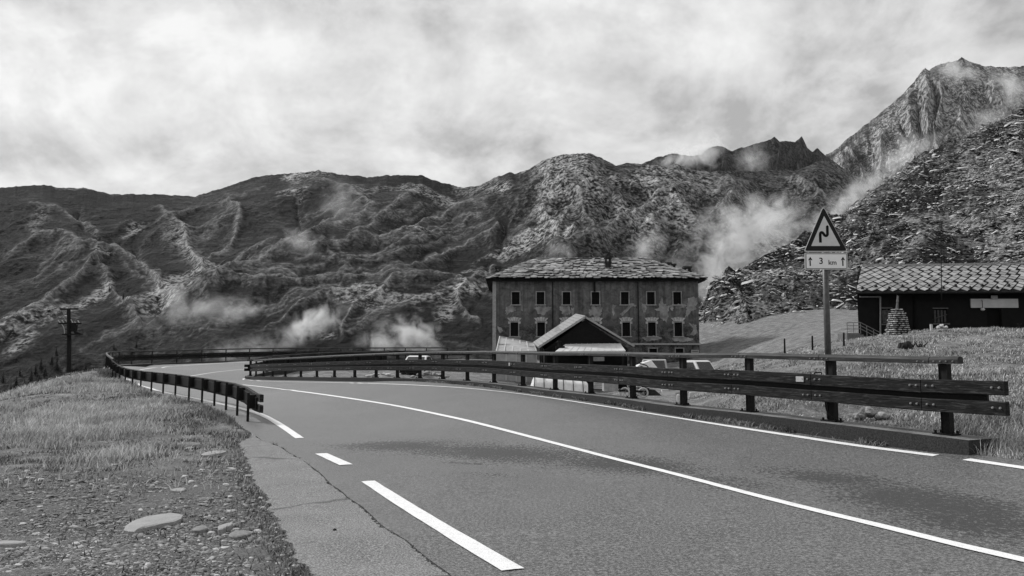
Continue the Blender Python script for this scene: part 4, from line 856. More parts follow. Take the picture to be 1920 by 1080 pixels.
for i in range(1, 10): u_ = i/10; mb.beam(q[0]*(1-u_)+q[1]*u_+np.array((0,0,.07)), q[3]*(1-u_)+q[2]*u_+np.array((0,0,.07)), .03, .03)
pr_ = mb.build('porch_roof', M['tin_pale'], barn)
mb = MB()
for i in range(22):
    u_ = .45+i*.025; a_ = q[0]*(1-u_)+q[1]*u_; mb.prism([a_+np.array((-.05,-.02,0)), a_+np.array((.05,-.02,0)), a_+np.array((rng.uniform(-.04,.04),-.02,-.1-.12*rng.random()))], (0,.01,0))
mb.build('scalloped_edge', M['tin_pale'], pr_)
mb = MB(); a_ = P(1048.5, 652, BY-1); mb.box(a_[0]-.22, a_[0]+.35, BY-1.2, BY-.7, a_[2]-.1, a_[2]+.12); mb.cyl((a_[0], BY-1, a_[2]+.1), (a_[0], BY-1, a_[2]+.38), .1, .09, 10); mb.cyl((a_[0], BY-1, a_[2]+.38), (a_[0], BY-1, a_[2]+.46), .16, .14, 10); mb.build('stove_pipe', M['steel'], barn)
for px_ in (1046, 1110, 1168): a_ = P(px_, 660, PYa); mb = MB(); mb.box(a_[0]-.06, a_[0]+.06, PYa+.02, PYa+.14, gz, a_[2]-.01); mb.build('porch_post', M['oldwood'], barn)
mb = MB(); a_, b_ = P(1108, 677, PYa+.6), P(1133, 669, PYa+.6); mb.box(a_[0], b_[0], PYa+.6, PYa+.64, a_[2], b_[2]); mb.build('porch_window', M['stone_trim'], barn)

# glazed lean-to left of the barn
M['greenhouse'] = simple('weathered clear sheeting', .2, .36, 2, .4, .1, .5); M['frame_pale'] = simple('pale frame', .38, .5, 5, .6, .1)
LY = 56.0
q = [P(930,662,LY-2), P(1006,660,LY-2), P(1000,644,LY+2), P(937,632,LY+2)]
lt = thing('lean_to', 'glazed lean-to with a sloping pale sheet roof between the house and the barn', 'lean-to', (q[0][0]+1.4, LY, 0))
mb = MB(); slab(mb, q, .04); mb.build('roof', M['greenhouse'], lt)
mb = MB()
for i in range(6): u_ = i/5; mb.beam(q[0]*(1-u_)+q[1]*u_+np.array((0,0,.06)), q[3]*(1-u_)+q[2]*u_+np.array((0,0,.06)), .07, .05)
for i in range(3): u_ = i/2; mb.beam(q[0]*(1-u_)+q[3]*u_+np.array((0,-.01,.065)), q[1]*(1-u_)+q[2]*u_+np.array((0,-.01,.065)), .07, .05)
mb.build('rafter', M['frame_pale'], lt)
mb = MB(); mb.box(q[0][0]+.02, q[1][0]-.02, LY-1.95, LY-1.9, -.1, q[0][2]-.02); mb.build('front_sheet', M['greenhouse'], lt)
mb = MB()
for u_ in (0, .25, .5, .75, 1): x_ = q[0][0]*(1-u_)+q[1][0]*u_; mb.box(x_-.04, x_+.04, LY-2.0, LY-1.952, -.1, q[0][2])
mb.build('post', M['frame_pale'], lt)
mb = MB(); mb.add([(q[0][0]+.05,LY-1.9,-.1),(q[0][0]+.05,LY+2,-.1),(q[3][0],LY+2,q[3][2]-.01),(q[0][0]+.05,LY-1.9,q[0][2]-.01)], [(0,1,2,3)]); mb.build('side_sheet', M['greenhouse'], lt)

# ---------------------------------------------------------------- long low building on the mound
M['dark_wall'] = simple('dark plastered wall', .007, .012, 2.5, .9, .3); M['door_dark'] = simple('dark door', .002, .004, 3, .7, .1); M['signboard'] = simple('blank pale signboard', .38, .46, 3, .6, .05)
RY_ = 50.0; bx0 = P(1609, 600, RY_)[0]; bx1 = 42.0; bzt = float(P(1640, 549, RY_)[2]); bzb = 2.2; TW = .065
rb = thing('low_building', 'long low dark walled building with a pale diamond slate roof on the grassy mound', 'building', (30, RY_+4, bzb))
def rwx(px): return P(px, 590, RY_)[0]
def rwz(py): return P(1700, py, RY_)[2]
ops = [(rwx(1654), rwx(1671), rwz(607), rwz(578.5)), (rwx(1751), rwx(1776), rwz(606), rwz(579)), (rwx(1850), rwx(1878), bzb, rwz(577.5))]
xsb = sorted(set([bx0, bx1] + [h[0] for h in ops] + [h[1] for h in ops])); zsb = sorted(set([bzb, bzt] + [h[2] for h in ops] + [h[3] for h in ops])); mb = MB()
for i in range(len(xsb)-1):
    for j in range(len(zsb)-1):
        cx, cz_ = (xsb[i]+xsb[i+1])/2, (zsb[j]+zsb[j+1])/2
        if any(h[0] < cx < h[1] and h[2]-.01 < cz_ < h[3] for h in ops): continue
        mb.add([(xsb[i],RY_,zsb[j]),(xsb[i+1],RY_,zsb[j]),(xsb[i+1],RY_,zsb[j+1]),(xsb[i],RY_,zsb[j+1])], [(0,1,2,3)])
for a_, b_, c_, d_ in ops:
    D = .3; mb.add([(a_,RY_,c_),(a_,RY_+D,c_),(a_,RY_+D,d_),(a_,RY_,d_)], [(0,1,2,3)]); mb.add([(b_,RY_,c_),(b_,RY_+D,c_),(b_,RY_+D,d_),(b_,RY_,d_)], [(0,3,2,1)]); mb.add([(a_,RY_,d_),(a_,RY_+D,d_),(b_,RY_+D,d_),(b_,RY_,d_)], [(0,1,2,3)]); mb.add([(a_,RY_,c_),(b_,RY_,c_),(b_,RY_+D,c_),(a_,RY_+D,c_)], [(0,1,2,3)])
mb.add([(bx0,RY_,bzb),(bx0,RY_,bzt),(bx0+1.9,RY_+4,bzt+1.9),(bx0+3.8,RY_+8,bzt),(bx0+3.8,RY_+8,bzb)], [(0,1,2,3,4)]); mb.add([(bx1,RY_,bzb),(bx1,RY_+8,bzb),(bx1,RY_+8,bzt),(bx1,RY_+4,bzt+1.9),(bx1,RY_,bzt)], [(0,1,2,3,4)]); mb.add([(bx0+3.8,RY_+8,bzb),(bx0+3.8,RY_+8,bzt),(bx1,RY_+8,bzt),(bx1,RY_+8,bzb)], [(0,1,2,3)])
arr_obj('wall', mb.v, mb.f, M['dark_wall'], rb)
e0, e1 = P(1604.5, 548.5, RY_-.8), PX(1604.5, RY_-.8, 0); ez = e0[2]; rg = float(P(1760, 499.5, RY_+4)[2]); gx0 = PX(1616, RY_+4, rg)[0]
eb = (bx1+1, RY_-.8, ez+.12); ea = (e0[0], RY_-.8, ez); gc = (bx1+1, RY_+4, rg+.22); gd = (gx0, RY_+4, rg)
mb = MB(); mb.add([ea, eb, gc, gd, (bx1+1, RY_+8.8, ez+.1), (ea[0], RY_+8.8, ez)], [(0,1,2,3),(3,2,4,5),(0,3,5)]); V_ = np.array(mb.v); mb2 = MB(); mb2.prism([np.array(ea)-np.array((0,0,.1)), np.array(eb)-np.array((0,0,.1)), np.array(gc)-np.array((0,0,.1)), np.array(gd)-np.array((0,0,.1))], (0,0,.09)); mb2.prism([np.array(gd)-np.array((0,0,.1)), np.array(gc)-np.array((0,0,.1)), (bx1+1,RY_+8.8,ez), (gx0+2.2,RY_+8.8,ez)], (0,0,.09)); mb2.build('roof_deck', M['eave'], rb)
mb = MB(); slated(mb, ea, eb, gc, gd, 11, .66, diamond=True, thick=.035, lift=.06); slated(mb, (bx1+1,RY_+8.8,ez+.1), (gx0+2.2,RY_+8.8,ez+.1), gd, gc, 6, 1.2); arr_obj('roof', mb.v, mb.f, M['slate_new'], rb)
mb = MB(); mb.beam(np.array(gd)+np.array((-.05,0,.06)), np.array(gc)+np.array((0,0,.06)), .3, .13); mb.build('ridge_cap', M['stone_trim'], rb)
mb = MB()
for i in range(24):
    u_ = (i+.5)/24; v_ = .13 if i % 2 else .06; p = (np.array(ea)*(1-u_)+np.array(eb)*u_)*(1-v_) + (np.array(gd)*(1-u_)+np.array(gc)*u_)*v_; mb.prism([p+np.array((-.1,0,.12)), p+np.array((.1,0,.12)), p+np.array((0,.05,.3))], (0,.14,0))
mb.build('snow_guard', M['steel'], rb)
for n_, h in enumerate(ops[:2]):
    a_, b_, c_, d_ = h; mb = MB(); mb.box(a_-.07, b_+.07, RY_-.05, RY_+.05, d_, d_+.07); mb.box(a_-.1, b_+.1, RY_-.1, RY_+.05, c_-.09, c_-.002); wn = mb.build('window', simple('window stone', .07, .12, 5, .9, .1), rb)
    mb = MB(); mb.box(a_, b_, RY_+.2, RY_+.22, c_, d_); mb.build('pane', M['dark_opening'], wn)
    mb = MB()
    for i in range(4): u_ = a_+(b_-a_)*(i+.5)/4; mb.box(u_-.065, u_+.065, RY_+.05, RY_+.09, c_+.05, d_-.05-.06*rng.random())
    if n_: mb.beam((a_-.1, RY_+.02, c_+.25), (b_+.1, RY_+.02, c_+.6), .04, .05)
    mb.build('shutter', simple('grey shutter boards', .03, .09, 8, .9, .2), wn)
a_, b_, c_, d_ = ops[2]; mb = MB(); mb.box(a_, b_, RY_+.2, RY_+.24, c_, d_); dr = mb.build('door', M['door_dark'], rb); mb = MB(); mb.box(a_+.1, a_+.16, RY_+.13, RY_+.198, 3.2, 3.32); mb.build('handle', M['bolt'], dr)
sb = MB(); sb.box(rwx(1819.5), rwx(1908), RY_-.14, RY_-.04, rwz(577.2), rwz(560.5)); sbo = sb.build('signboard', M['signboard'], rb)
mb = MB(); mb.box(rwx(1857), rwx(1869), RY_-.2, RY_-.145, rwz(561.5), rwz(554.5)); mb.build('lamp_bracket', M['stone_trim'], rb)
mb = MB(); cpt = P(1842.5, 580, RY_-.35); mb.cyl(cpt+np.array((0,0,.05)), cpt+np.array((0,0,.55)), .02, .02, 6); mb.cyl(cpt+np.array((0,0,.55)), cpt+np.array((.1,.2,.62)), .02, .02, 6); wl_ = mb.build('wall_lamp', M['steel'], rb)
bm_ = bmesh.new(); bmesh.ops.create_uvsphere(bm_, u_segments=12, v_segments=8, radius=.13); mb = MB(); mb.add([np.array(v.co)*np.array((1,1,.75))+cpt for v in bm_.verts], [tuple(v.index for v in f.verts) for f in bm_.faces]); bm_.free(); mb.build('globe', M['frame_pale'], wl_, smooth=True)
mb = MB(); mb.cyl(P(1650.5,630,RY_-.12), P(1650.5,556,RY_-.12), .055, .055, 8); mb.cyl(P(1650.5,556.5,RY_-.12), P(1612,556.5,RY_-.12), .045, .045, 8); mb.build('downpipe', simple('downpipe zinc', .16, .24, 9, .5, 0), rb)
mb = MB(); mb.cyl(P(1715.5,625,RY_-.06), P(1715.5,550,RY_-.06), .09, .09, 8); mb.build('downpipe', M['door_dark'], rb)
mb = MB(); mb.cyl(P(1765.5,562,RY_-.9), P(1764,425,RY_-.9), .03, .018, 8); mb.cyl(P(1765.5,562,RY_-.9), P(1765.5,562,RY_), .03, .03, 6); mb.build('antenna_mast', M['steel'], rb)
# railed steps at its left end
stt = thing('entrance_steps', 'concrete steps with a thin metal handrail at the left end of the low building', 'steps', P(1620, 628, RY_-1.5))
sY = RY_-1.6; pA, pB = P(1590, 624, sY), P(1650, 631, sY)
mb = MB(); lz = float(P(1600, 624.5, sY)[2]); bz_ = lz-1.2; mb.box(P(1588,624,sY)[0], P(1612,624,sY)[0], sY, sY+1.4, bz_, lz)
for i in range(5):
    xa = P(1612+i*7, 624, sY)[0]; xb = P(1619+i*7, 624, sY)[0]; mb.box(xa, xb, sY, sY+1.4, bz_-.2, lz-.09*(i+1))
mb.build('stair', simple('stair concrete', .1, .17, 8, .9, .2), stt)
mb = MB(); tp_ = [P(1588,605,sY), P(1613,604.5,sY), P(1650,629-2,sY)]; 
for dz in (0, -.2, -.4): mb.tube([p+np.array((0,0,dz)) for p in tp_[:2]] + [tp_[2]+np.array((0,0,dz+.12))], .022, 6)
for px_, y_ in ((1588,605),(1600,605),(1613,604.5),(1625,611),(1638,619),(1650,627)): a_ = P(px_, y_, sY); mb.cyl(a_, a_-np.array((0,0,.72)), .02, .02, 6)
mb.build('handrail', simple('handrail metal', .12, .2, 10, .5, 0), stt)

# ---------------------------------------------------------------- small things on the mound and meadow
def rock_blob(mb, c, sx, sy, sz, n=2, seed=0, yaw=None, flat=0):
    b = bmesh.new(); bmesh.ops.create_icosphere(b, subdivisions=n, radius=1); r_ = np.random.default_rng(seed); yaw = r_.uniform(0, 6.28) if yaw is None else yaw; pl = [(v/np.linalg.norm(v), r_.uniform(.62, .95)) for v in r_.normal(size=(9, 3))]
    V = []
    for v in b.verts:
        p = np.array(v.co)
        for d, l in pl:
            e = p@d
            if e > l: p = p - d*(e-l)
        p = p*np.array((sx, sy, sz)); x, y = p[0]*math.cos(yaw)-p[1]*math.sin(yaw), p[0]*math.sin(yaw)+p[1]*math.cos(yaw); V.append((c[0]+x, c[1]+y, c[2]+p[2]))
    mb.add(V, [tuple(v.index for v in f.verts) for f in b.faces]); b.free()
M['stone'] = simple('grey field stone', .12, .38, 6, .9, .5); M['stone_pale'] = simple('pale field stone', .35, .6, 5, .9, .4); M['stone_dark'] = simple('dark stump wood', .012, .04, 6, .95, .6); M['wood_grey'] = simple('grey weathered wood', .08, .18, 6, .9, .4, stretch=(1,1,5))
k = NT('cairn stones'); co = k.co('World'); n = k.noise(co, 7, 6, .65); k.col(k.mix(.5, k.ramp(k.island(), ((0, .08), (.5, .35), (1, .7))), k.ramp(n, ((.3, .1), (.7, .6))))); k.rough(.9); k.bump(n, .6, .02); M['cairn'] = k.m
cY = 43.0; cb = P(1684, 630, cY); ct = P(1684, 577, cY); hgt = ct[2]-cb[2]
cn = thing('stone_cairn', 'tapered dry stone cairn carrying a short wooden post, in front of the low building', 'cairn', cb)
mb = MB(); nc_ = 14
core = MB()
for r in range(nc_):
    z = cb[2] - .05 + (hgt)*(r+.5)/nc_; hw_ = .54*(1-r/nc_)+.27*(r/nc_)
    if r >= nc_-2: hw_ *= .8
    for side in range(4):
        x = -hw_
        while x < hw_-.02:
            L = min(rng.uniform(.16, .42), hw_-x+.03); c = x+L/2; dpt = rng.uniform(.05, .1); h2 = hgt/nc_/2*rng.uniform(.6, .85); o = hw_-dpt+rng.uniform(-.02, .035)
            ang = side*math.pi/2; cx, cy = c*math.cos(ang)+o*math.sin(ang), c*math.sin(ang)-o*math.cos(ang)
            rock_blob(mb, (cb[0]+cx, cY+cy, z), L*.52, dpt*1.2, h2, 1, int(rng.integers(1e6)), ang); x += L
arr_obj('stones', mb.v, mb.f, M['cairn'], cn)
mb = MB(); mb.prism([(cb[0]-.42,cY-.42,cb[2]-.1),(cb[0]+.42,cY-.42,cb[2]-.1),(cb[0]+.42,cY+.42,cb[2]-.1),(cb[0]-.42,cY+.42,cb[2]-.1)], (0,0,.1)); V8 = [(cb[0]+i*.44, cY+j*.44, cb[2]-.1) for i, j in ((-1,-1),(1,-1),(1,1),(-1,1))]+[(cb[0]+i*.12, cY+j*.12, ct[2]-.08) for i, j in ((-1,-1),(1,-1),(1,1),(-1,1))]
mb = MB(); mb.add(V8, [(0,1,5,4),(1,2,6,5),(2,3,7,6),(3,0,4,7),(4,5,6,7)]); mb.build('core', M['stone_dark'], cn)
mb = MB(); p0 = np.array((cb[0], cY, ct[2]-.1)); pa = P(1683.5, 556, cY); mb.cyl(p0, p0*.4+pa*.6, .075, .05, 7); mb.cyl(p0*.4+pa*.6, pa, .07, .05, 7); mb.cyl(pa-np.array((0,0,.02)), pa+np.array((-.04,0,.06)), .06, .02, 7); mb.build('wooden_post', M['wood_grey'], cn)
def Gp(px, py): return G(px, py)
sp0 = P(1713, 655, 34.5); st = thing('tree_stump', 'broken black stump with jagged top half sunk in the grass of the mound', 'stump', sp0)
mb = MB()
for i in range(9): a_ = rng.uniform(-.5, .5); rock_blob(mb, (sp0[0]+a_, sp0[1]+rng.uniform(-.2,.2), sp0[2]+.05), .2, .18, .16+.22*(1-abs(a_)*1.4)+.08*rng.random(), 2, 100+i)
for i in range(16): a_ = rng.uniform(-.45, .45); p = np.array((sp0[0]+a_, sp0[1]-.15*rng.random(), sp0[2]+.1)); mb.cyl(p, p+np.array((rng.uniform(-.2,.2), rng.uniform(-.1,.1), .12+.25*rng.random()*(1-abs(a_)))), .04, .008, 5)
arr_obj('wood', mb.v, mb.f, M['stone_dark'], st)
def pile(name, label, px, py, Y, n, w_, h_, mat=None, grp=None, seed=0):
    c = P(px, py, Y); t_ = thing(name, label, 'stones', c, grp); mb = MB(); r_ = np.random.default_rng(seed)
    for i in range(n): u_ = r_.uniform(-1, 1); rock_blob(mb, (c[0]+u_*w_/2, c[1]+r_.uniform(-.15,.15), c[2]+(1-abs(u_))*h_*r_.uniform(.3,.8)), r_.uniform(.1,.2)*max(w_,.5), r_.uniform(.08,.15), r_.uniform(.05,.09), 2, seed*50+i)
    arr_obj('stones', mb.v, mb.f, mat or M['stone'], t_)
pile('stone_pile', 'small heap of pale stones on the crest of the mound below the shuttered window', 1766, 616, 41.5, 14, .5, .28, M['stone_pale'], seed=3)
pile('flat_stones', 'loose flat slabs and sticks lying behind the kerb near the sign foot', 1632, 783, 13.6, 16, .55, .16, None, seed=4)
pile('flat_stones', 'pale low boulder in the grass beyond the rail, middle of the verge', 1360, 752, 23.5, 4, .35, .1, M['stone_pale'], seed=5)
pile('flat_stones', 'pale slab in the grass beside the lower rail plank, right of the pale boulder', 1386, 746, 25, 3, .3, .06, M['stone_pale'], seed=6)
pile('boulder_heap', 'heap of grey boulders inside the hairpin behind the far kerb', 805, 706, 36, 26, 1.6, .3, None, seed=8)
pile('boulder_heap', 'few pale stones behind the kerb near the hairpin tip', 715, 705, 38.5, 12, 1.3, .25, M['stone_pale'], seed=9)
for px_, y0_, y1_, Y_, lb in ((1471,652,636,44,'dark fence post on the grass between the house and the sign'),(1523,646,631,42,'dark fence post on the grass just left of the sign pole'),(1582,640,625,41,'dark fence post beside the entrance steps')):
    a_, b_ = P(px_, y0_, Y_), P(px_, y1_, Y_); f_ = thing('fence_post', lb, 'fence post', a_, 'posts on the meadow'); mb = MB(); mb.cyl(a_-np.array((0,0,.3)), b_, .055, .045, 7); mb.build('post', M['oldwood'], f_); mb = MB(); mb.cyl(b_, b_+np.array((0,0,.05)), .06, .02, 7); mb.build('cap', M['steel'], f_)
a_, b_ = P(1746.3, 617, 43), P(1746.3, 606.5, 43); o = thing('marker_post', 'short white painted post below the middle window of the low building', 'marker post', a_)
mb = MB(); mb.box(a_[0]-.055, a_[0]+.055, 42.95, 43.05, a_[2]-.2, b_[2]-.04); mb.build('post', M['sign_rim'], o); mb = MB(); mb.box(a_[0]-.065, a_[0]+.065, 42.94, 43.06, b_[2]-.04, b_[2]); mb.build('cap', M['steel'], o)
a_, b_ = P(1911.5, 623, 43), P(1911.5, 608, 43); o = thing('marker_post', 'thin dark iron post with a flat cap at the right end of the mound', 'marker post', a_)
mb = MB(); mb.cyl(a_-np.array((0,0,.2)), b_, .04, .04, 7); mb.build('post', M['steel'], o); mb = MB(); mb.cyl(b_, b_+np.array((0,0,.05)), .1, .1, 9); mb.box(a_[0]-.35, a_[0]+.3, 42.98, 43.02, a_[2]+.02, a_[2]+.08); mb.build('cap', M['steel'], o)
a_ = P(1541, 712, 22); o = thing('metal_hook', 'small bent black metal hook standing in the grass left of the sign pole', 'hook', a_)
mb = MB(); mb.tube([a_-np.array((0,0,.1)), a_+np.array((0,0,.2)), a_+np.array((-.2,0,.2)), a_+np.array((-.2,0,.13))], .018, 6); mb.build('bar', M['steel'], o)
# black hose hanging from the rail
a_ = P(1549, 760, 12.9); o = thing('hose', 'thin dark hose drooping from the rail to the foot of the sign pole', 'hose', P(1575, 792, 12.75))
mb = MB(); mb.tube(catmull([P(1548,750,12.95), P(1549,766,12.9), P(1556,779,12.85), P(1566,786,12.8), P(1577,792.5,12.7)], n=14), .012, 6); mb.build('tube', M['steel'], o)
# little white marker stones by the yard
for px_, y0_, y1_, lb in ((1295,748,737,'short white marker stone in the grass behind the rail, right one'),(1272,750,741,'short white marker stone partly behind a rail post, left one')):
    a_, b_ = P(px_, y0_, 27), P(px_, y1_, 27); o = thing('marker_stone', lb, 'marker stone', a_, 'white marker stones'); mb = MB(); mb.cyl(a_-np.array((0,0,.15)), b_, .07, .06, 9); mb.cyl(b_, b_+np.array((0,0,.03)), .06, .03, 9); mb.build('stone', M['sign_rim'], o)

# ---------------------------------------------------------------- vehicles and clutter in the yard
M['white_paint'] = simple('white vehicle paint', .62, .7, 5, .3, 0, .5); M['grey_paint'] = simple('silver vehicle paint', .22, .28, 5, .3, 0, .5); M['glass'] = simple('vehicle glass', .012, .03, 4, .15, 0, .5); M['rubber'] = simple('tyre rubber', .012, .02, 9, .8, .1); M['tarp'] = simple('white tarpaulin', .5, .72, 3, .6, .6, .3, dist=.06)
def vehicle(name, label, cat, c, yaw, L, W, prof, win, side, paint):
    """prof: side outline (x forward, z); win: windscreen corner pair; side: side window polygons"""
    t_ = thing(name, label, cat, c); ca, sa = math.cos(yaw), math.sin(yaw)
    def T(x, y, z): return np.array((c[0]+x*ca-y*sa, c[1]+x*sa+y*ca, c[2]+z))
    zmax = max(p[1] for p in prof); belt = .95
    hw_ = lambda z: W/2*(1 - .16*max(0, (z-belt))/(zmax-belt) - .05*max(0, .5-z))
    n = len(prof); V = [T(x, -hw_(z), z) for x, z in prof] + [T(x, hw_(z), z) for x, z in prof]
    mb = MB(); mb.add(V, [tuple(range(n)), tuple(range(2*n-1, n-1, -1))] + [(i, (i+1)%n, n+(i+1)%n, n+i) for i in range(n)]); body = mb.build('body', paint, t_, bevel=.03)
    for (xa, za), (xb, zb_), nm in win:
        d = np.array((zb_-za, -(xb-xa))); d = d/np.linalg.norm(d)*.012; d = -d if d[0]*(1 if (xa+xb) > 0 else -1) < 0 else d
        mb = MB(); f = .84; mb.add([T(xa+d[0], -hw_(za)*f, za+d[1]), T(xa+d[0], hw_(za)*f, za+d[1]), T(xb+d[0], hw_(zb_)*f, zb_+d[1]), T(xb+d[0], -hw_(zb_)*f, zb_+d[1])], [(0,1,2,3)]); mb.build(nm, M['glass'], t_)
    for poly in side:
        for s_ in (-1, 1): mb = MB(); mb.add([T(x, s_*(hw_(z)+.012), z) for x, z in poly], [tuple(range(len(poly)))]); mb.build('side_window', M['glass'], t_)
    for x in (L/2-.8, -L/2+.75):
        for s_ in (-1, 1):
            mb = MB(); mb.cyl(T(x, s_*(W/2-.19), .32), T(x, s_*(W/2+.01), .32), .32, .32, 18); wh = mb.build('wheel', M['rubber'], t_); mb = MB(); mb.cyl(T(x, s_*(W/2+.012), .32), T(x, s_*(W/2+.03), .32), .2, .17, 14); mb.build('rim', M['bolt'], wh)
    xf = max(p[0] for p in prof)
    for s_ in (-1, 1):
        mb = MB(); mb.obox(T(xf-.03, s_*(W/2-.3), .72), np.array((ca,sa,0))*.045, np.array((-sa,ca,0))*.16, (0,0,.09)); mb.build('headlight', M['bolt'], t_)
        mb = MB(); mb.obox(T(L*.18, s_*(W/2+.1), 1.08), np.array((ca,sa,0))*.05, np.array((-sa,ca,0))*.09, (0,0,.08)); mb.build('mirror', M['steel'], t_)
    mb = MB(); mb.obox(T(xf+.02, 0, .42), np.array((ca,sa,0))*.06, np.array((-sa,ca,0))*(W/2-.05), (0,0,.12)); mb.build('bumper', M['steel'], t_)
    mb = MB(); mb.obox(T(xf-.005, 0, .68), np.array((ca,sa,0))*.02, np.array((-sa,ca,0))*.42, (0,0,.07)); mb.build('grille', M['steel'], t_)
    return t_, T
vprof = [(-2.0,.3),(2.0,.3),(2.05,.55),(1.98,.86),(1.15,1.06),(.55,1.78),(.3,1.84),(-1.85,1.84),(-2.0,1.4)]
vc = P(1227, 700, 50.5); vc[2] = float(P(1227, 673.3, 50)[2])-1.84
vehicle('parked_van', 'small silver van facing the road, parked behind the white covered trailer', 'van', vc, R(-100), 4.0, 1.75, vprof, [((1.12,1.09),(.6,1.74),'windscreen'),((-2.0,1.1),(-1.9,1.75),'rear_window')], [[(.95,1.1),(.5,1.68),(-.3,1.7),(-.3,1.1)],[(-.4,1.1),(-.4,1.7),(-1.7,1.7),(-1.8,1.1)]], M['grey_paint'])
pprof = [(-1.95,.3),(1.85,.3),(1.9,.55),(1.84,1.0),(1.45,1.15),(1.0,1.76),(.8,1.82),(-.05,1.8),(-.15,1.0),(-1.95,.98)]
tc2 = P(1297, 700, 48); tc2[2] = float(P(1297, 675.6, 48)[2])-1.82
tk, TT = vehicle('pickup_truck', 'small white pickup with dark cab window parked by the right corner of the house', 'pickup', tc2, R(-62), 3.6, 1.45, pprof, [((1.43,1.18),(1.03,1.72),'windscreen'),((-.15,1.1),(-.07,1.7),'rear_window')], [[(1.2,1.18),(.86,1.7),(.1,1.7),(.02,1.18)]], M['white_paint'])
mb = MB()
for i in range(7): mb.obox(TT(.1+i*.2, -.735, .86), np.array((math.cos(R(-62)), math.sin(R(-62)), 0))*.065, (0,.004,0), (0,0,.07 if i % 2 else .085))
mb.build('dark_marking', M['black'], tk)
cprof = [(-1.9,.28),(1.9,.28),(1.95,.5),(1.9,.72),(1.0,.92),(.3,1.42),(-.2,1.5),(-.9,1.46),(-1.6,1.1),(-1.93,.85)]
cc = P(783, 690, 55); cc[2] = float(P(783, 666.6, 55)[2])-1.5
vehicle('parked_car', 'rounded white small car seen between the rails inside the hairpin', 'car', cc, R(-97), 3.8, 1.62, cprof, [((.98,.95),(.33,1.4),'windscreen'),((-1.58,1.13),(-.93,1.43),'rear_window')], [[(.85,.95),(.25,1.36),(-.3,1.42),(-.3,.95)],[(-.4,.95),(-.4,1.42),(-.85,1.4),(-1.4,1.0)]], M['white_paint'])
# covered trailer (tent shaped tarpaulin)
ty = 47.0; b0 = P(1187, 697, ty); b1 = P(1246, 697, ty); zt_ = P(1220, 675.8, ty)[2]
o = thing('covered_trailer', 'small trailer under a white tent shaped tarpaulin tied with dark straps', 'trailer', ((b0[0]+b1[0])/2, ty+.8, -.3)); x0_, x1_ = b0[0], b1[0]; zl_ = .55
V = [(x0_,ty,zl_),(x1_,ty-.1,zl_),(x1_,ty+1.6,zl_),(x0_,ty+1.6,zl_),(x0_+.1,ty+.1,zl_+.45),(x0_+(x1_-x0_)*.62,ty+.3,zt_),(x0_+(x1_-x0_)*.60,ty+1.3,zt_),(x0_+.2,ty+1.4,zl_+.55),(x0_+(x1_-x0_)*.25,ty+.2,zt_-.22),(x0_+(x1_-x0_)*.25,ty+1.3,zt_-.2)]
mb = MB(); mb.add(V, [(0,1,5,8,4),(1,2,6,5),(2,3,7,9,6),(3,0,4,7),(4,8,9,7),(8,5,6,9)]); mb.build('tarpaulin', M['tarp'], o)
mb = MB(); mb.tube([P(1187,685,ty-.12), P(1199,681,ty-.12), P(1212,685,ty-.14), P(1219,692,ty-.15)], .035, 6); mb.tube([P(1189,691,ty-.12), P(1203,687,ty-.12), P(1213,693,ty-.14)], .03, 6); mb.build('strap', M['steel'], o)
mb = MB(); mb.box(x0_+.05, x1_-.05, ty+.1, ty+1.5, .25, zl_-.002); mb.build('trailer_bed', M['steel'], o)
for s_ in (0, 1): mb = MB(); mb.cyl(((x0_+x1_)/2, ty+.02+s_*1.5, 0.02), ((x0_+x1_)/2, ty+.16+s_*1.5, .02), .3, .3, 16); mb.build('wheel', M['rubber'], o)
# long tarpaulin covered heap
def heap_tarp(name, label, pts_top, Y, D, zb_):
    xs_ = [P(px, 720, Y)[0] for px, _ in pts_top]; c = ((xs_[0]+xs_[-1])/2, Y+D/2, zb_); o = thing(name, label, 'tarpaulin', c); mb = MB(); n = 40; m = 12; X = np.linspace(xs_[0], xs_[-1], n); Zt = np.interp(X, xs_, [P(px, py, Y)[2] for px, py in pts_top]); V = []
    for i in range(n):
        for j in range(m):
            v = j/(m-1); arch = math.sin(math.pi*v)**.45 if 0 < v < 1 else 0; edge = min(1, min(i, n-1-i)/3+.15); V.append((X[i], Y+D*v, zb_ + (Zt[i]-zb_)*arch*edge + .05*float(perlin(X[i]*2.2, v*5, 5))*arch))
    mb.add(V, [(i*m+j, (i+1)*m+j, (i+1)*m+j+1, i*m+j+1) for i in range(n-1) for j in range(m-1)]); mb.build('cover', M['tarp'], o, smooth=True)
    mb = MB()
    for i in range(3, n-3, 6): mb.tube([np.array(V[i*m+j])+np.array((0,-.02,.03)) for j in range(0, 7)], .018, 5)
    mb.build('cord', M['steel'], o); return o
heap_tarp('covered_heap', 'long low heap under a pale tarpaulin tied with cords below the barn', [(993,712),(1003,706),(1040,705),(1070,709),(1095,713),(1112,722)], 36.0, 1.8, .05)
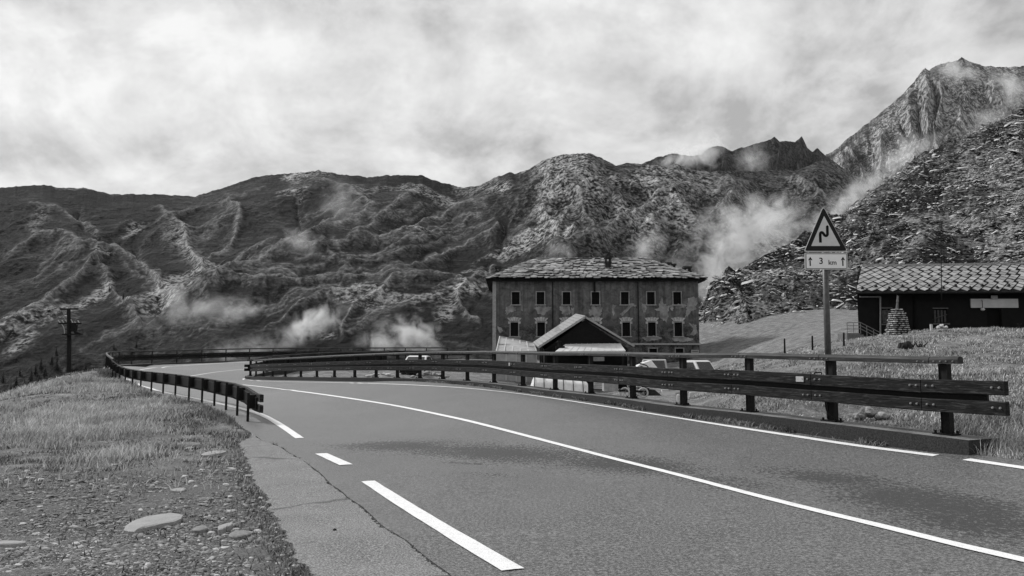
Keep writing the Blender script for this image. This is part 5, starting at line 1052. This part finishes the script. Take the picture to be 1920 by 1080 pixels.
# planks and boxes
o = thing('lumber_stack', 'low stack of pale planks lying in the yard right of the covered heap', 'lumber', P(1122, 730, 38)); pz = float(P(1122, 730, 38)[2])
for i in range(4):
    mb = MB(); a_ = P(1108+i*1.5, 727-i*3.2, 38); b_ = P(1131-i*.5, 728-i*3.2, 38.8); mb.beam(a_, b_, .22, .07); mb.build('board', M['frame_pale'], o)
def wheelring(c, r, nrm, par, nm='wheel'):
    b = bmesh.new(); mb = MB(); m1, m2 = 18, 6; nrm = np.array(nrm, float); nrm /= np.linalg.norm(nrm); q = np.cross(nrm, (0,0,1)); V = []
    for i in range(m1):
        a_ = 6.28318*i/m1; rd = q*math.cos(a_)+np.array((0,0,1))*math.sin(a_)
        for j in range(m2): b_ = 6.28318*j/m2; V.append(np.array(c)+rd*(r+.035*math.cos(b_))+nrm*.035*math.sin(b_))
    mb.add(V, [(i*m2+j, ((i+1)%m1)*m2+j, ((i+1)%m1)*m2+(j+1)%m2, i*m2+(j+1)%m2) for i in range(m1) for j in range(m2)]); w_ = mb.build(nm, M['frame_pale'], par, smooth=True); b.free()
    mb = MB()
    for i in range(6): a_ = 6.28318*i/6; mb.cyl(c, np.array(c)+(q*math.cos(a_)+np.array((0,0,1))*math.sin(a_))*r, .008, .008, 4)
    mb.cyl(np.array(c)-nrm*.05, np.array(c)+nrm*.05, .04, .04, 8); mb.build('hub', M['bolt'], w_)
cY2 = 33.0; c0 = P(1190, 741, cY2); o = thing('hand_cart', 'dark flat cart with pale spoked wheels and shafts parked in the yard behind the rail', 'cart', (c0[0], cY2, c0[2]))
for px_, py_ in ((1171.5,736),(1197,733),(1206,736.5)): wheelring(P(px_, py_, cY2 if px_ != 1197 else cY2+.7), .19, (.25,1,0), o)
mb = MB(); mb.beam(P(1160,732,cY2+.3), P(1212,734,cY2+.3), .6, .09); mb.build('bed', M['steel'], o)
mb = MB(); mb.tube([P(1160,731,cY2+.1), P(1148,722,cY2+.1), P(1136,718,cY2+.1)], .03, 6); mb.tube([P(1160,731,cY2+.6), P(1148,723,cY2+.6), P(1136,719,cY2+.6)], .03, 6); mb.build('shaft', M['frame_pale'], o)
mb = MB(); a_ = P(1142, 729, cY2+.3); mb.box(a_[0]-.25, a_[0]+.35, cY2, cY2+.7, a_[2]-.1, a_[2]+.35); mb.build('load', M['stone_trim'], o)
o = thing('black_tarp_heap', 'black sheeting draped over a low frame beside the hand cart', 'tarpaulin', P(1222, 742, 34)); mb = MB(); a_, b_ = P(1207, 742, 34), P(1241, 742, 34); zt_ = P(1222, 728, 34)[2]
mb.add([(a_[0],34,a_[2]),(b_[0],34,b_[2]),(b_[0],35.2,b_[2]),(a_[0],35.2,a_[2]),(a_[0]+.2,34.2,zt_),(b_[0]-.3,34.3,zt_-.03),(b_[0]-.3,35,zt_-.03),(a_[0]+.2,35,zt_)], [(0,1,5,4),(1,2,6,5),(2,3,7,6),(3,0,4,7),(4,5,6,7)]); mb.build('sheet', M['rubber'], o)
mb = MB(); mb.tube([P(1218,729,33.9), P(1238,731,33.9), P(1242,741,33.9)], .02, 6); mb.build('frame', M['frame_pale'], o)
for px_, w_, lb in ((1247,.30,'pale plastic crate in the yard beside the black sheeting'),(1259,.26,'pale plastic crate in the yard, right of the other crate')):
    a_ = P(px_, 739.5, 34); o = thing('crate', lb, 'crate', a_, 'pale crates'); mb = MB(); t_ = .02; h_ = .2; x_, y_, z_ = a_[0], 34, a_[2]; mb.box(x_-w_/2, x_+w_/2, y_-.18, y_+.18, z_, z_+t_); mb.box(x_-w_/2, x_+w_/2, y_-.18, y_-.16, z_+t_, z_+h_); mb.box(x_-w_/2, x_+w_/2, y_+.16, y_+.18, z_+t_, z_+h_); mb.box(x_-w_/2, x_-w_/2+.02, y_-.16, y_+.16, z_+t_, z_+h_); mb.box(x_+w_/2-.02, x_+w_/2, y_-.16, y_+.16, z_+t_, z_+h_); mb.build('box', M['white_paint'], o); mb = MB(); mb.box(x_-w_/2-.015, x_+w_/2+.015, y_-.195, y_-.181, z_+h_-.05, z_+h_); mb.build('rim', M['sign_rim'], o)
# motorbike-like machine between barn and trailer
a_ = P(1166, 694, 46); o = thing('motorcycle', 'pale old motorcycle leaning beside the barn, mostly behind the rail', 'motorcycle', (a_[0], 46, -.25)); wheelring((a_[0]-.6,46,.07), .28, (0,1,0), o); wheelring((a_[0]+.6,46,.07), .28, (0,1,0), o)
mb = MB(); mb.tube([(a_[0]-.6,46,.07),(a_[0]-.25,46,.55),(a_[0]+.35,46,.5),(a_[0]+.6,46,.07)], .035, 6); mb.tube([(a_[0]-.6,46,.07),(a_[0]-.42,46,.85),(a_[0]-.1,45.7,.95)], .025, 6); mb.build('frame', M['frame_pale'], o)
mb = MB(); mb.box(a_[0]-.2, a_[0]+.15, 45.9, 46.1, .1, .45); mb.build('engine', M['steel'], o); mb = MB(); mb.box(a_[0]-.3, a_[0]+.1, 45.88, 46.12, .58, .76); mb.build('tank', M['white_paint'], o, bevel=.05); mb = MB(); mb.box(a_[0]+.12, a_[0]+.65, 45.9, 46.1, .6, .7); mb.build('seat', M['rubber'], o)

# ---------------------------------------------------------------- utility pole on the slope
UY = 62.0
def U(px, py, dy=0): return P(px, py, UY+dy)
ub = U(130, 722); up = thing('utility_pole', 'tall dark utility pole with crossarms and insulators beyond the grass slope', 'utility pole', ub)
mb = MB(); mb.cyl(ub-np.array((0,0,1.5)), U(129.5,640), .19, .17, 12); mb.cyl(U(129.5,640), U(129,579), .17, .13, 12); mb.build('pole', M['post'], up)
mb = MB()
for y_ in range(590, 700, 7): a_ = U(129.5, y_); mb.beam(a_+np.array((-.22,-.18,0)), a_+np.array((.22,-.18,0)), .04, .03)
mb.build('rung', M['steel'], up)
for (xa, xb, y_, nm) in ((113,146,579.5,'crossarm'),(110,152,606.5,'crossarm')):
    mb = MB(); mb.beam(U(xa, y_), U(xb, y_), .14, .12); mb.build(nm, M['steel'], up)
mb = MB(); mb.beam(U(120,627.5,-.2), U(152,626.5,-.2), .6, .1); mb.beam(U(139,622,-.2), U(151,627,-.2), .08, .2); mb.build('platform', M['steel'], up)
mb = MB(); a_ = U(138.5, 622); mb.box(a_[0]-.16, a_[0]+.2, UY-.2, UY+.15, a_[2], U(138,607)[2]); mb.build('transformer', M['steel'], up)
for i, px_ in enumerate((103,107,110.5,114,117.5)):
    mb = MB(); a_ = U(px_, 583.5); mb.cyl(a_, a_+np.array((0,0,.17)), .06, .03, 8); mb.build('insulator', M['bolt'], up)
mb = MB(); mb.tube(catmull([U(102,586), U(104,581), U(109,580), U(118,580), U(123,580)], n=12), .025, 5)
for px_, y_ in ((109,600),(116,600),(123,600),(133,599),(140,603),(146,601)): mb.tube([U(px_,y_), U(px_+4,y_+6)], .035, 5)
mb.tube(catmull([U(115,607), U(119,613), U(121,621), U(121,627)], n=10), .03, 5); mb.build('cable', M['plate'], up)
for px_ in (120.5,124.5): 
    mb = MB(); a_ = U(px_, 585); mb.cyl(a_+np.array((0,0,-.2)), a_+np.array((0,0,.2)), .06, .06, 8); mb.build('insulator', M['bolt'], up)
a_ = P(133, 717, 55); o = thing('cable_box', 'pale grey cabinet on the crest of the slope at the foot of the utility pole', 'cabinet', a_)
mb = MB(); mb.box(P(126.5,717,55)[0], P(140,717,55)[0], 55, 55.4, a_[2]-.3, P(133,704.5,55)[2]); mb.build('box', M['stone_trim'], o); mb = MB(); mb.box(P(120,717,55)[0], P(124.5,717,55)[0], 55, 55.2, a_[2]-.3, P(133,707.5,55)[2]); mb.build('side_box', M['steel'], o)

# ---------------------------------------------------------------- conifers low on the mountainside
k = NT('dark needles'); co = k.co('World'); n = k.noise(co, 1.2, 4, .6); k.col(k.mix(.5, k.ramp(n, ((.3, .012), (.7, .04))), k.ramp(k.island(), ((0, .01), (1, .05))))); k.rough(.95); M['needles'] = k.m
spx, spy = SURF['mountain_slope_p']; _, _, sX, sY_, sZ, sT = SURF['mountain_slope']
def surf_at(px, py):
    d = (spx-px)**2 + (spy-py)**2; d[sT > 1] = 1e9; i = np.unravel_index(np.argmin(d), d.shape); return np.array((sX[i], sY_[i], sZ[i]))
def conifer(h, seed):
    r_ = np.random.default_rng(seed); V = []; F = []
    for t_ in range(15):
        f = t_/15; z = h*(.06+.9*f); rad = h*.23*(1-f)**.8+.05; nb = 10
        for i in range(nb):
            a_ = 6.28318*(i+r_.uniform(-.4,.4))/nb; L = rad*r_.uniform(.55, 1.1); d = np.array((math.cos(a_), math.sin(a_), 0)); s_ = np.array((-d[1], d[0], 0)); b = len(V); w_ = L*.32
            V += [np.array((0,0,z+h*.05)), d*L*.6+s_*w_+np.array((0,0,z-h*.01)), d*L+np.array((0,0,z-h*.04)), d*L*.6-s_*w_+np.array((0,0,z-h*.01))]; F += [(b,b+1,b+2),(b,b+2,b+3)]
    b = len(V); V += [np.array((0,0,h*1.02)), np.array((.12,0,h*.86)), np.array((-.08,.1,h*.86)), np.array((-.08,-.1,h*.86))]; F += [(b,b+1,b+2),(b,b+2,b+3),(b,b+3,b+1)]
    return V, F
protos = []
for s_ in range(3):
    V, F = conifer(1.0*7, 40+s_); me = bpy.data.meshes.new('crown'); me.from_pydata([tuple(v) for v in V], [], F); me.materials.append(M['needles']); tm = MB(); tm.cyl((0,0,-1), (0,0,6), .16, .04, 7); mt = bpy.data.meshes.new('trunk'); mt.from_pydata(tm.v, [], tm.f); mt.materials.append(M['oldwood']); protos.append((me, mt))
tl = [(6,716,1.0),(30,722,1.2),(37,703,.9),(46,728,1.1),(57,716,1.3),(66,700,1.0),(70,724,.9),(76,690,1.1),(84,705,1.2),(93,716,1.0),(97,682,1.0),(105,666,.9),(106,692,1.3),(149,702,1.1),(160,694,.9),(20,738,1.0),(214,655,.8),(255,650,.8),(230,560,.8),(240,548,.7),(205,545,.7)]
tl.sort(key=lambda q: q[0])
for n_, (px_, py_, s_) in enumerate(tl):
    c = surf_at(px_, py_); me, mt = protos[n_ % 3]; o = thing('pine_tree', 'small dark conifer low on the mountainside left of the road bend', 'tree', c, 'conifers on the dark slope'); o.scale = (s_*1.15, s_*1.15, s_*rng.uniform(.85, 1.15)); o.rotation_euler.z = rng.uniform(0, 6)
    for nm, m_ in (('crown', me), ('trunk', mt)): q = bpy.data.objects.new(nm, m_); C.objects.link(q); q.parent = o

# ---------------------------------------------------------------- boulders strewn over the near slope (uncountable)
def shard_field(name, pos, size, mat, elong=(1.6,1,.45), ang=None, tilt=.2, kind='stuff'):
    n = len(pos); base = np.array([(-1,-.7,-.6),(.1,-1,-.5),(1,-.5,-.6),(.8,.8,-.5),(-.7,.9,-.6),(-.6,-.5,.7),(.5,-.6,.9),(.7,.5,.6),(-.5,.6,.8)]); K_ = len(base)
    B = base[None]*(1+rng.uniform(-.35,.35,(n,K_,3))); B = B*np.array(elong)[None,None]*size[:,None,None]*rng.uniform(.7,1.3,(n,1,3))
    th = rng.uniform(0,6.28,n) if ang is None else ang; tx = rng.uniform(-tilt,tilt,n); z = B[...,2]+B[...,0]*tx[:,None]
    x = B[...,0]*np.cos(th)[:,None]-B[...,1]*np.sin(th)[:,None]; y = B[...,0]*np.sin(th)[:,None]+B[...,1]*np.cos(th)[:,None]
    V = np.stack([x,y,z],-1)+pos[:,None]; f = np.array([(0,1,5),(1,6,5),(1,2,6),(2,7,6),(2,3,7),(3,8,7),(3,4,8),(4,0,8),(0,5,8),(5,6,8),(6,7,8)]); F = (f[None]+(np.arange(n)*K_)[:,None,None]).reshape(-1,3)
    return tag(arr_obj(name, V.reshape(-1,3), F, mat), kind=kind)
k = NT('slope boulders'); co = k.co('World'); n = k.noise(co, .7, 6, .65); k.col(k.mix(.55, k.ramp(k.island(), ((0, .08), (.5, .42), (1, .85))), k.ramp(n, ((.35, .12), (.65, .75))))); k.rough(.92); k.bump(n, .5, .15); M['boulder'] = k.m
dx_, dy_, dX, dY, dZ, dT = SURF['rocky_slope']; vx_, vy_ = SURF['rocky_slope_p']
dens = (.35 + sstep(-.1, .5, fbm(vx_/38.0, vy_/24.0, 5, 201)) + .9*np.exp(-((vy_-405)/60)**2)*sstep(1560,1700,vx_)*0 + .6*sstep(1780,1900,vx_))*(dT < .995)*(vx_ < 2050)
# more samples where a cell covers more of the hillside
cell = np.hypot(np.gradient(dX, axis=0), np.gradient(dY, axis=0))*np.hypot(np.gradient(dY, axis=1), np.gradient(dZ, axis=1)); pr = (dens*cell/np.maximum(dY, 1)**1.1).ravel(); pr /= pr.sum()
idx = rng.choice(len(pr), 22000, p=pr); pos = np.stack([dX.ravel()[idx], dY.ravel()[idx], dZ.ravel()[idx]], 1); pos[:, :2] += rng.uniform(-.6,.6,(len(idx),2)); sz = .085*(rng.pareto(2.8, len(idx))+.7); sz = np.clip(sz, .06, .6)*(pos[:,1]/150)**.6
pos[:, 2] += sz*.1
shard_field('slope_rubble', pos, sz, M['boulder'], elong=(2.1,1.0,.40), ang=rng.normal(.1,.5,len(idx)), tilt=.6)

# ---------------------------------------------------------------- grit and flat stones on the shoulder
k = NT('shoulder grit'); co = k.co('World'); n = k.noise(co, 30, 5, .65); k.col(k.mix(.35, k.ramp(k.island(), ((0, .03), (.5, .12), (.85, .28), (1, .6))), k.ramp(n, ((.35, .05), (.65, .4))))); k.rough(.9); k.bump(n, .5, .004); M['grit'] = k.m
def accept(x, y, poly_list):
    m = np.ones(x.shape, bool)
    for p in poly_list: m &= ~inpoly(x, y, p)
    return m
n_ = 110000; y = np.exp(rng.uniform(np.log(2.6), np.log(15), n_)); x = rng.uniform(-.78, .0, n_)*y + rng.uniform(-1.2, .8, n_); gm = sstep(.9, -.7, (y-11.6) - 1.2*(np.clip(x,-9,-3.5)+5) + 1.6*fbm(x*.5, y*.5, 4, 3)); ok = accept(x, y, [roadpoly, apronpoly]) & (rng.random(n_) < gm*.95+.02) & (x < 1.5); x, y = x[ok], y[ok]
sz = np.clip(.0036*(rng.pareto(2.5, len(x))+.8), .0028, .022)*(.6+y/11); z = H(x, y)-.012+sz*.15
shard_field('gravel', np.stack([x,y,z],1), sz, M['grit'], elong=(1.5,1.1,.30), tilt=.25)
def slab_stone(label, px, py, wpx, hpx, seed, mat, th=.02, rot=.15, outline=None):
    c = G(px, py); a_ = G(px-wpx/2, py); b_ = G(px+wpx/2, py); u_ = G(px, py-hpx/2); d_ = G(px, py+hpx/2); rx_ = np.linalg.norm(b_-a_)/2; ry_ = np.linalg.norm(u_-d_)/2; r_ = np.random.default_rng(seed); o = thing('flat_stone', label, 'stone', c, None); m_ = 18; poly = []
    for i in range(m_):
        an = 6.28318*i/m_; rr = 1+.09*math.sin(3*an+seed)+r_.uniform(-.06,.06); x_, y_ = rx_*rr*math.cos(an), ry_*rr*math.sin(an); poly.append((c[0]+x_*math.cos(rot)-y_*math.sin(rot), c[1]+x_*math.sin(rot)+y_*math.cos(rot)))
    if outline: oc = catmull(outline+[outline[0]], n=25)[:-1]; poly = [tuple(G(*q)[:2]+r_.uniform(-.006,.006,2)) for q in oc]; m_ = len(poly); c = np.append(np.mean(np.array(poly), 0), 0)
    top = [(p[0], p[1], Gz(*p)+th+r_.uniform(-.003,.003)) for p in poly]; inr = [(c[0]+(p[0]-c[0])*.86, c[1]+(p[1]-c[1])*.86, Gz(*p)+th+.006) for p in poly]; bot = [(p[0], p[1], Gz(*p)-.05) for p in poly]; mb = MB()
    mb.add(bot+top+inr+[(c[0], c[1], Gz(c[0], c[1])+th+.009)], [(i,(i+1)%m_,m_+(i+1)%m_,m_+i) for i in range(m_)]+[(m_+i,m_+(i+1)%m_,2*m_+(i+1)%m_,2*m_+i) for i in range(m_)]+[(2*m_+i,2*m_+(i+1)%m_,3*m_) for i in range(m_)]); mb.build('stone', mat, o)
k = NT('flat slab'); co = k.co('World'); n = k.noise(co, 5, 8, .7); f_ = k.noise(co, 60, 4, .6); k.col(k.mix(.5, k.ramp(n, ((.3, .2), (.7, .38))), k.ramp(f_, ((.3, .18), (.7, .36))))); k.rough(.9); k.bump(k.math('ADD', n, f_), .5, .01); M['flatslab'] = k.m
slab_stone('largest pale flat slab lying in the shoulder gravel, pointed at its right end', 286, 983, 108, 26, 2, M['flatslab'], .02, .28, [(232,998),(240,986),(262,976),(300,968),(328,966),(344,972),(328,981),(300,987),(270,994),(250,1001)])
slab_stone('small squarish pale slab in the gravel right of the large slab', 422, 990, 20, 12, 5, M['flatslab'], .018, .1)
slab_stone('dull wide slab in the gravel just below the small squarish slab', 450, 1003, 40, 12, 7, M['grit'], .012, .1)
slab_stone('thin grey slab near the edge of the pavement above the others', 375, 993, 26, 9, 9, M['grit'], .012, .2)
slab_stone('pale thin flake high in the gravel, farthest flat stone from the road edge line', 335, 920, 28, 6, 11, M['flatslab'], .012, .2)
slab_stone('grey bare slab in the turf near the broken pavement corner', 400, 850, 34, 9, 13, M['flatslab'], .012, .0)
slab_stone('long pale slab at the left border of the shoulder gravel', 12, 1021, 60, 6, 15, M['flatslab'], .014, .2)
c = G(627, 996); o = thing('road_litter', 'small dark crumpled scrap lying on the pale pavement', 'litter', c); mb = MB(); rock_blob(mb, c+np.array((0,0,.012)), .03, .02, .014, 2, 5); mb.build('scrap', M['rubber'], o)

# ---------------------------------------------------------------- grass
def blades(name, x, y, h, w_, mat, lean=.35, z0=None, droop=.5):
    n = len(x); z = (H(x, y) - .03) if z0 is None else z0; a_ = rng.uniform(0, 6.28, n); dx, dy = np.cos(a_), np.sin(a_); la = rng.normal(-.1, .9, n)+1.3*perlin(x*.35, y*.35, 9)+np.where(rng.random(n)<.3, 3.14, 0); ll = rng.uniform(.05, 1, n)*lean*h; lx, ly = np.cos(la)*ll, np.sin(la)*ll*.6+.1*ll
    b0 = np.stack([x-dx*w_, y-dy*w_, z], 1); b1 = np.stack([x+dx*w_, y+dy*w_, z], 1); m0 = np.stack([x-dx*w_*.7+lx*.35, y-dy*w_*.7+ly*.35, z+h*.55], 1); m1 = np.stack([x+dx*w_*.7+lx*.35, y+dy*w_*.7+ly*.35, z+h*.55], 1); t_ = np.stack([x+lx, y+ly, z+h*(1-droop*rng.uniform(0,.4,n)*lean)], 1)
    V = np.stack([b0,b1,m0,m1,t_],1).reshape(-1,3); f = np.array([(0,1,3),(0,3,2),(2,3,4)]); F = (f[None]+(np.arange(n)*5)[:,None,None]).reshape(-1,3); return tag(arr_obj(name, V, F, mat), kind='stuff')
def grassmat(name, lo, mid, hi, ps=1.0):
    k = NT(name); co = k.co('World'); n = k.noise(co, ps, 6, .65, .4); isl = k.island(); k.col(k.mix(k.ramp(n, ((.38, 0), (.62, 1))), k.ramp(isl, ((0, lo), (.7, mid), (1, hi*.7))), k.ramp(isl, ((0, mid*.8), (.6, hi*.8), (1, hi))))); k.rough(.85); k.b.inputs['Specular IOR Level'].default_value = .15; return k.m
M['dry_grass'] = grassmat('dry tall grass', .12, .42, .85, .5); M['turf_grass'] = grassmat('short turf', .025, .11, .42, .9); M['meadow_grass'] = grassmat('meadow grass', .05, .2, .62, .45)
# tall dry grass on the left bank
n_ = 170000; y = np.exp(rng.uniform(np.log(9), np.log(46), n_)); x = -y*rng.uniform(.18, .74, n_)-rng.uniform(0, 2, n_)
tallm = sstep(-.25, .35, fbm(x*.35, y*.22, 4, 301))*sstep(11.5, 16, y + 1.8*perlin(x*.4, y*.1, 77))*sstep(-.40, -.52, x/y - .04*sstep(20, 30, y))
ok = accept(x, y, [roadpoly, apronpoly]) & (rng.random(n_) < tallm*.9+.03); xx, yy = x[ok], y[ok]
blades('dry_grass', xx, yy, rng.uniform(.08, .30, len(xx))*(.5+.7*tallm[ok]), .003+.00042*yy, M['dry_grass'], .9)
# short turf
n_ = 150000; y = np.exp(rng.uniform(np.log(4.5), np.log(46), n_)); x = -y*rng.uniform(.0, .74, n_)+1.0-rng.uniform(0, 2, n_); gm = sstep(.9, -.7, (y-11.6) - 1.2*(np.clip(x,-9,-3.5)+5) + 1.6*fbm(x*.5, y*.5, 4, 3)); cl_ = sstep(-.35, .25, fbm(x*1.1, y*1.1, 4, 305))
edge_ = np.exp(-np.abs(np.interp(y, ls[::-1,1][::-1] if ls[0,1] < ls[-1,1] else ls[::-1,1], ls[:,0] if ls[0,1] < ls[-1,1] else ls[::-1,0]) - .12 - x)/.12)*(y < 14)
ok = accept(x, y, [roadpoly, apronpoly]) & (rng.random(n_) < np.maximum(cl_*(1-gm*.93), edge_*.9)); xx, yy = x[ok], y[ok]
blades('turf', xx, yy, rng.uniform(.02, .07, len(xx))*(1+.02*yy), .0035+.0005*yy, M['turf_grass'], 1.1)
# meadow to the right of the road, mound and slope behind
n_ = 330000; y = np.exp(rng.uniform(np.log(8), np.log(60), n_)); x = y*rng.uniform(-.02, .85, n_)+rng.uniform(-1, 3, n_); cl_ = sstep(-.5, .3, fbm(x*.5, y*.35, 5, 309))
kerbpoly = np.vstack([offset_path(kp, .36)[:, :2], offset_path(kp, -.30)[::-1, :2]])
yard = sstep(25, 28, y)*sstep(11.5, 9.5, x); ok = accept(x, y, [roadpoly, kerbpoly]) & (rng.random(n_) < (.35+.65*cl_)*(1-yard)) & ~((y > 49) & (x > 21)) & ~((y > 44) & (x < 12)); xx, yy = x[ok], y[ok]
hh = rng.uniform(.03, .12, len(xx))*(.7+1.0*sstep(0, .5, fbm(xx*.7, yy*.5, 3, 311)))
blades('meadow_grass', xx, yy, hh, .004+.00055*yy, M['meadow_grass'], .9)
# fringe behind and in front of the kerb
dpath = catmull(KX, step=.02); n_ = 34000; i_ = rng.integers(0, len(dpath), n_); t_f, n_f = frames(dpath); o_ = -.30-np.abs(rng.normal(0, .35, n_)); xx = dpath[i_,0]+n_f[i_,0]*o_; yy = dpath[i_,1]+n_f[i_,1]*o_
ok = fbm(xx*.6, yy*.6, 3, 315) > -.1; xx, yy = xx[ok], yy[ok]
blades('verge_grass', xx, yy, rng.uniform(.05, .24, len(xx)), .004+.00035*yy, M['meadow_grass'], .8, z0=H(xx, yy)-.02)
n_ = 9000; i_ = rng.integers(0, int(len(dpath)*.5), n_); o_ = .345+np.abs(rng.normal(0, .05, n_)); xx = dpath[i_,0]+n_f[i_,0]*o_; yy = dpath[i_,1]+n_f[i_,1]*o_; ok = fbm(xx*.9, yy*.9, 3, 318) > .12; xx, yy = xx[ok], yy[ok]
blades('kerb_weeds', xx, yy, rng.uniform(.03, .13, len(xx)), .003+.0003*yy, M['turf_grass'], 1.6, z0=H(xx, yy))
n_ = 14000; xx = rng.uniform(5.2, 8.6, n_); yy = rng.uniform(7.0, 12.3, n_); ok = accept(xx, yy, [roadpoly, kerbpoly]); xx, yy = xx[ok], yy[ok]; blades('verge_grass', xx, yy, rng.uniform(.06, .4, len(xx))*rng.uniform(.4,1,len(xx)), .004, M['meadow_grass'], 1.3)
# heather-like fringe under the outer rail
n_ = 14000; od = catmull(o_all[:18], step=.03); i_ = rng.integers(0, len(od), n_); t_f, n_f = frames(od); o_ = rng.normal(.1, .35, n_); xx = od[i_,0]+n_f[i_,0]*o_; yy = od[i_,1]+n_f[i_,1]*o_; ok = accept(xx, yy, [roadpoly]); xx, yy = xx[ok], yy[ok]
blades('verge_grass', xx, yy, rng.uniform(.05, .2, len(xx)), .004+.0003*yy, M['turf_grass'], 1.0)

# ---------------------------------------------------------------- drifting mist on the slopes
def mist(name, px, py, wpx, hpx, D, dens, seed=0, thick=.5, lo=.45, hi=.62, slant=0.0):
    c = P(px, py, D); w_ = wpx/FPX*D; h_ = hpx/FPX*D
    me = bpy.data.meshes.new(name); b = bmesh.new(); bmesh.ops.create_icosphere(b, subdivisions=3, radius=1.0); b.to_mesh(me); b.free(); o = bpy.data.objects.new(name, me); C.objects.link(o); o.location = tuple(c); o.scale = (w_, max(w_, h_)*thick*.5, h_); o.rotation_euler = (0, slant, 0)
    m = bpy.data.materials.new(name); m.use_nodes = True; t = m.node_tree; t.nodes.clear(); g = lambda q: t.nodes.new(q); O = g('ShaderNodeOutputMaterial'); Vn = g('ShaderNodeVolumePrincipled'); t.links.new(Vn.outputs[0], O.inputs['Volume']); Vn.inputs['Color'].default_value = (.995,.995,.995,1); Vn.inputs['Anisotropy'].default_value = .35
    T = g('ShaderNodeTexCoord'); ln_ = g('ShaderNodeVectorMath'); ln_.operation = 'LENGTH'; t.links.new(T.outputs['Object'], ln_.inputs[0]); fo = g('ShaderNodeMapRange'); fo.inputs[1].default_value = 1.0; fo.inputs[2].default_value = .0; t.links.new(ln_.outputs['Value'], fo.inputs[0])
    mp = g('ShaderNodeMapping'); mp.inputs['Location'].default_value = (seed*3.1, seed*1.7, seed); mp.inputs['Scale'].default_value = (wpx/38.0, .45, hpx/38.0); t.links.new(T.outputs['Object'], mp.inputs[0]); N = g('ShaderNodeTexNoise'); N.inputs['Scale'].default_value = 1.3; N.inputs['Detail'].default_value = 6; N.inputs['Roughness'].default_value = .68; N.inputs['Distortion'].default_value = .5; t.links.new(mp.outputs[0], N.inputs[0])
    s_ = g('ShaderNodeMath'); s_.operation = 'MULTIPLY_ADD'; t.links.new(fo.outputs[0], s_.inputs[0]); s_.inputs[1].default_value = .32; t.links.new(N.outputs[0], s_.inputs[2])
    r_ = g('ShaderNodeMapRange'); r_.inputs[1].default_value = lo+.10; r_.inputs[2].default_value = hi+.30; r_.inputs[4].default_value = 1.0; t.links.new(s_.outputs[0], r_.inputs[0]); q = g('ShaderNodeMath'); q.operation = 'MULTIPLY'; t.links.new(r_.outputs[0], q.inputs[0]); e = g('ShaderNodeMath'); e.operation = 'MULTIPLY'; t.links.new(fo.outputs[0], e.inputs[0]); e.inputs[1].default_value = dens/(max(w_, h_)*thick*.5); t.links.new(e.outputs[0], q.inputs[1]); t.links.new(q.outputs[0], Vn.inputs['Density'])
    me.materials.append(m); return tag(o, kind='stuff')
def drift(lst):
    for i, a in enumerate(lst): mist('mist', *a[:6], seed=a[6], thick=.5, slant=R(a[7]))
#        px   py   half widths   depth  density seed slant(degrees, + rises to the left)
drift([(1400,440,150,95,420,3.2,1,-18),(1450,415,90,60,430,2.6,21,-30),(1335,545,75,85,380,1.8,2,-60),(1360,490,90,70,410,1.8,22,-30),
       (592,600,75,46,480,2.6,3,-30),(555,625,60,34,470,1.4,23,-20),(775,628,85,46,470,2.6,4,15),(715,645,70,30,460,1.4,24,10),(370,582,130,34,470,.9,5,-12),(450,585,90,26,460,.8,25,-14),(330,560,50,40,480,.6,35,20),
       (1690,292,85,50,620,1.3,6,-35),(1640,338,90,34,600,1.2,26,-40),(1740,270,50,26,640,.7,27,-30),(1590,375,100,40,560,2.0,10,-35),(1540,420,80,40,540,1.2,28,-20),
       (1285,296,95,30,1500,3.0,7,-6),(1330,285,50,40,1500,2.0,29,-60),(1410,300,50,45,1900,1.2,30,-50),(1790,132,60,40,1800,1.8,8,10),(1895,165,50,60,1800,1.6,9,-50),(1850,225,80,40,1800,.9,13,-30),
       (1215,462,60,44,500,1.4,11,-50),(1260,500,60,40,490,.9,31,-30),(1050,470,50,40,520,.5,32,40),(560,450,40,60,560,.7,33,-60),(450,655,120,34,460,.8,14,-8),(640,380,70,60,650,.4,34,-50)])
# thin air between here and the peaks
me = bpy.data.meshes.new('haze'); mb = MB(); mb.box(-2600, 5200, -60, 4200, -61.5, 1500); me.from_pydata(mb.v, [], mb.f); o = bpy.data.objects.new('haze', me); C.objects.link(o)
m = bpy.data.materials.new('haze'); m.use_nodes = True; t = m.node_tree; t.nodes.clear(); O = t.nodes.new('ShaderNodeOutputMaterial'); Vn = t.nodes.new('ShaderNodeVolumePrincipled'); Vn.inputs['Color'].default_value = (.95,.95,.95,1); Vn.inputs['Density'].default_value = 8e-6; Vn.inputs['Anisotropy'].default_value = .3
t.links.new(Vn.outputs[0], O.inputs['Volume']); me.materials.append(m); tag(o, kind='stuff')
